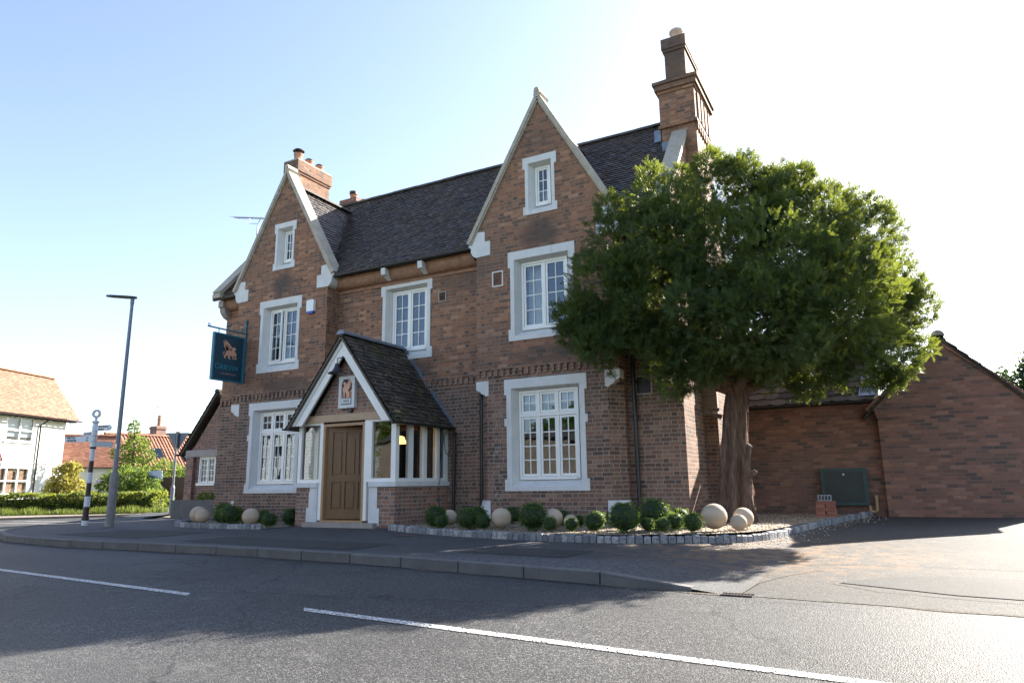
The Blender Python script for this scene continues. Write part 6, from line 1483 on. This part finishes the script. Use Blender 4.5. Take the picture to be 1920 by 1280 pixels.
# board gate, garden sign
gt = thing('board_gate', 'tall brown close boarded gate at the end of the alley', 'gate', (-32,9.4,.1)); q = MB(); A = Vector((-32.3,9.2,.08)); B = Vector((-30.2,10.3,.08)); u = (B-A).normalized(); n_ = Vector((u.y,-u.x,0)); k = 20
for i in range(k): q.obox(A+u*(i*.118), u*.11, n_*.03, (0,0,1.45))
q.build('boards', M['fence'], gt); q = MB()
for i in (-.06, 1.0, 2.36): q.obox(A+u*i-n_*.0, u*.1, n_*.1, (0,0,1.55))
q.obox(A+u*-.06+n_*.0+Vector((0,0,1.45)), u*2.5, n_*.06, (0,0,.05)); q.build('post', M['fence'], gt)
bsn = MB(); A = Vector((-31.2,8.25,1.5)); q = bsn; q.obox(A, u*.7, n_*.02, (0,0,.38)); q.tube([A+u*.35-n_*.03, A+u*.35-n_*.03-Vector((0,0,1.4))], .03, 6)
tag(bsn.build('notice_board', M['bluesign'], loc=(-31.2,8.25,.1)), 'pale blue notice board above the shrubs beside the gate', 'sign')

# shrubs, hedge, verge grass, distant trees
hd_ = thing('clipped_hedge', 'long low clipped green hedge before the white house', 'hedge', (-31,3.5,.1))
A = Vector((-31.2,2.2,0)); u2 = Vector((4.4,3.35,0)).normalized(); n2 = Vector((-u2.y,u2.x,0)); C = []
nH = 15000; s_ = rng.uniform(-7,5.6,nH); w2 = rng.uniform(0,1.5,nH); hgt_ = .78+.05*np.sin(s_*3)+.05*np.sin(s_*7.7); face = rng.uniform(0,1,nH)
z_ = np.where(face < .5, rng.uniform(.1,1,nH)*hgt_, hgt_-rng.uniform(0,.06,nH)); w2 = np.where(face < .5, rng.normal(0,.06,nH), w2); endcap = rng.uniform(0,1,nH) < .04; s_ = np.where(endcap, 5.6+rng.normal(0,.05,nH), s_); w2 = np.where(endcap, rng.uniform(0,1.5,nH), w2)
C = np.stack([A.x+u2.x*s_+n2.x*w2, A.y+u2.y*s_+n2.y*w2, .08+z_], 1); V, F = leaf_quads(C, .06); raw_mesh('foliage', V, F, M['hedge'], hd_)
q = MB(); q.obox(Vector((A.x,A.y,.05))+u2*-7+n2*.12, u2*12.5, n2*1.3, (0,0,.62)); q.build('inner_twigs', M['darkleaf'], hd_)
nG = 9000; s_ = rng.uniform(-7,6.3,nG); w_ = rng.uniform(-1.1,.1,nG)*1.0; base_ = np.stack([A.x+u2.x*s_+n2.x*w_, A.y+u2.y*s_+n2.y*w_, np.full(nG,.1)], 1); hG = rng.uniform(.06,.26,(nG,1))*(1+.2*np.sin(s_*5.3)[:,None]+.2*np.sin(s_*1.7)[:,None]); lean = rng.normal(0,.25,(nG,3))*hG; lean[:,2] = 0
sw = rng.normal(size=(nG,3)); sw[:,2] = 0; sw /= np.linalg.norm(sw,axis=1)[:,None]; sw *= .016; tip = base_+lean; tip[:,2] += hG[:,0]
V = np.stack([base_-sw, base_+sw, tip+sw*.2, tip-sw*.2], 1).reshape(-1,3); tag(raw_mesh('verge_grass', V, np.arange(4*nG).reshape(-1,4), M['grass']), 'long bright grass along the foot of the hedge', 'grass', kind='stuff')
for i, (x, y) in enumerate(((-28.6,4.25),(-28.5,4.4))): pass
bush('golden_shrub', 'tall yellow leaved shrub against the white house wall', 'shrub', [((-34.9,6.5,1.45),(.62,.62,.95)),((-34.6,6.7,.9),(.72,.72,.8)),((-35.1,6.35,.8),(.7,.7,.7)),((-34.7,6.7,2.0),(.42,.42,.42))], 5200, .075, 'goldbush', (-34.8,6.5,.1))
bush('rounded_shrub', 'large rounded green shrub with white blossom right of the lamp column', 'shrub', [((-32.1,7.9,1.3),(.95,.95,.9)),((-31.4,8.2,1.1),(.8,.8,.8)),((-32.8,7.5,1.1),(.65,.65,.75)),((-31.1,8.5,.7),(.6,.6,.6))], 9000, .062, 'shrub', (-32.0,8.0,.1))
bush('garden_tree', 'slender light green garden tree in front of the pantiled barn', 'tree', [((-38.3,12.0,4.4),(.35,.35,.6)),((-38.2,12.2,3.6),(.7,.7,.45)),((-38.9,11.8,3.1),(.65,.65,.5)),((-37.7,12.5,2.9),(.55,.55,.45)),((-38.3,12.2,2.4),(.8,.8,.5))], 3000, .075, 'shrub', (-38.3,12.1,.1), trunk=([(-38.3,12.1,.1),(-38.3,12.1,2.5),(-38.3,12.0,4.6)], [.09,.07,.02]))
bush('leafy_shrub', 'bushy green shrub behind the board gate', 'shrub', [((-36.9,13.2,1.9),(1.1,1.1,.8)),((-35.6,13.9,1.6),(.9,.9,.7)),((-34.2,14.2,1.4),(.8,.8,.7))], 3500, .08, 'shrub', (-36.4,13.4,.1))
bush('small_pink_shrub', 'small shrub with pink flowers at the right end of the hedge', 'shrub', [((-29.0,7.2,.5),(.5,.5,.5)),((-28.6,7.5,.35),(.4,.4,.35))], 900, .06, 'shrub', (-28.9,7.3,.1))
q = MB()
for i in range(26): p = Vector((-28.7+random.uniform(-.3,.2),7.0+random.uniform(-.3,.2),.35+random.uniform(0,.35))); q.lathe(p, [(.001,0),(.03,.02),(.001,.04)], 6)
tag(q.build('pink_flowers', M['pinkf'], loc=(-28.7,7,.3)), 'pink flower heads on the small shrub at the hedge end', 'flowers')
q = MB()
for i in range(9): p = Vector((-32.75+random.uniform(-.12,.12),6.85+random.uniform(-.08,.08),1.35+random.uniform(-.12,.12))); q.lathe(p, [(.001,0),(.05,.03),(.05,.05),(.001,.08)], 7)
tag(q.build('white_blossom', M['flower'], loc=(-32.7,6.8,1.3)), 'cluster of pale blossom on the rounded green shrub', 'flowers')
for (x, y, h_, lab) in ((5.3,29.3,6.4,'left dark bushy tree beyond the garage roof'), (7.4,30.2,7.6,'taller right dark tree beyond the garage roof at the frame edge')):
    bush('dark_tree', lab, 'tree', [((x,y,h_-1.3),(1.2,1.2,1.4)),((x-.8,y,h_-2.2),(1.2,1.2,1.3)),((x+.9,y,h_-2.4),(1.2,1.2,1.5)),((x,y,h_-3.4),(1.8,1.8,1.6))], 5000, .12, 'darkleaf', (x,y,0), 'dark trees beyond the garage', trunk=([(x,y,0),(x,y,h_-2)], [.25,.12]))

# ------------------------------------------------------------------ the far side of the main road (seen reflected in the panes)
ob = thing('tan_brick_outbuilding', 'tan brick outbuilding on the far side of the main road, opposite the pub', 'outbuilding', (-15,-19.5,0))
q = MB(); q.box((-24,-22.5,0),(-9.5,-19.5,3.3)); q.build('wall', M['tanwall'], ob); q = MB(); q.add([(-24.2,-19.3,3.3),(-9.3,-19.3,3.3),(-9.3,-21,3.9),(-24.2,-21,3.9)], [(3,2,1,0)]); q.add([(-24.2,-22.7,3.3),(-9.3,-22.7,3.3),(-9.3,-21,3.9),(-24.2,-21,3.9)], [(0,1,2,3)]); q.build('roof', M['greytile'], ob)
oc = thing('white_cottage', 'white rendered cottage on the far side of the main road', 'house', (-36,-20,0))
q = MB(); q.box((-44,-25,0),(-28.5,-19,4.6)); q.build('wall', M['cream'], oc); q = MB(); q.add([(-44.3,-18.7,4.5),(-28.2,-18.7,4.5),(-28.2,-22,7.2),(-44.3,-22,7.2)], [(3,2,1,0)]); q.add([(-44.3,-25.3,4.5),(-28.2,-25.3,4.5),(-28.2,-22,7.2),(-44.3,-22,7.2)], [(0,1,2,3)]); q.build('roof', M['slate'], oc)
for (x, y, h_, lab) in ((-26,-26,7.5,'broad tree between cottage and outbuilding across the main road'),(-16,-27,6.3,'tree behind the tan outbuilding across the main road'),(-7,-25,5.6,'tree right of the tan outbuilding across the main road')):
    bush('roadside_tree', lab, 'tree', [((x,y,h_-1.6),(2,2,1.7)),((x-1.8,y,h_-2.6),(1.9,1.9,1.7)),((x+1.8,y,h_-2.6),(2,2,1.8)),((x,y,h_-3.6),(3,2.4,1.6))], 5000, .2, 'shrub', (x,y,0), 'trees across the main road', trunk=([(x,y,0),(x,y,h_-2)], [.3,.12]))
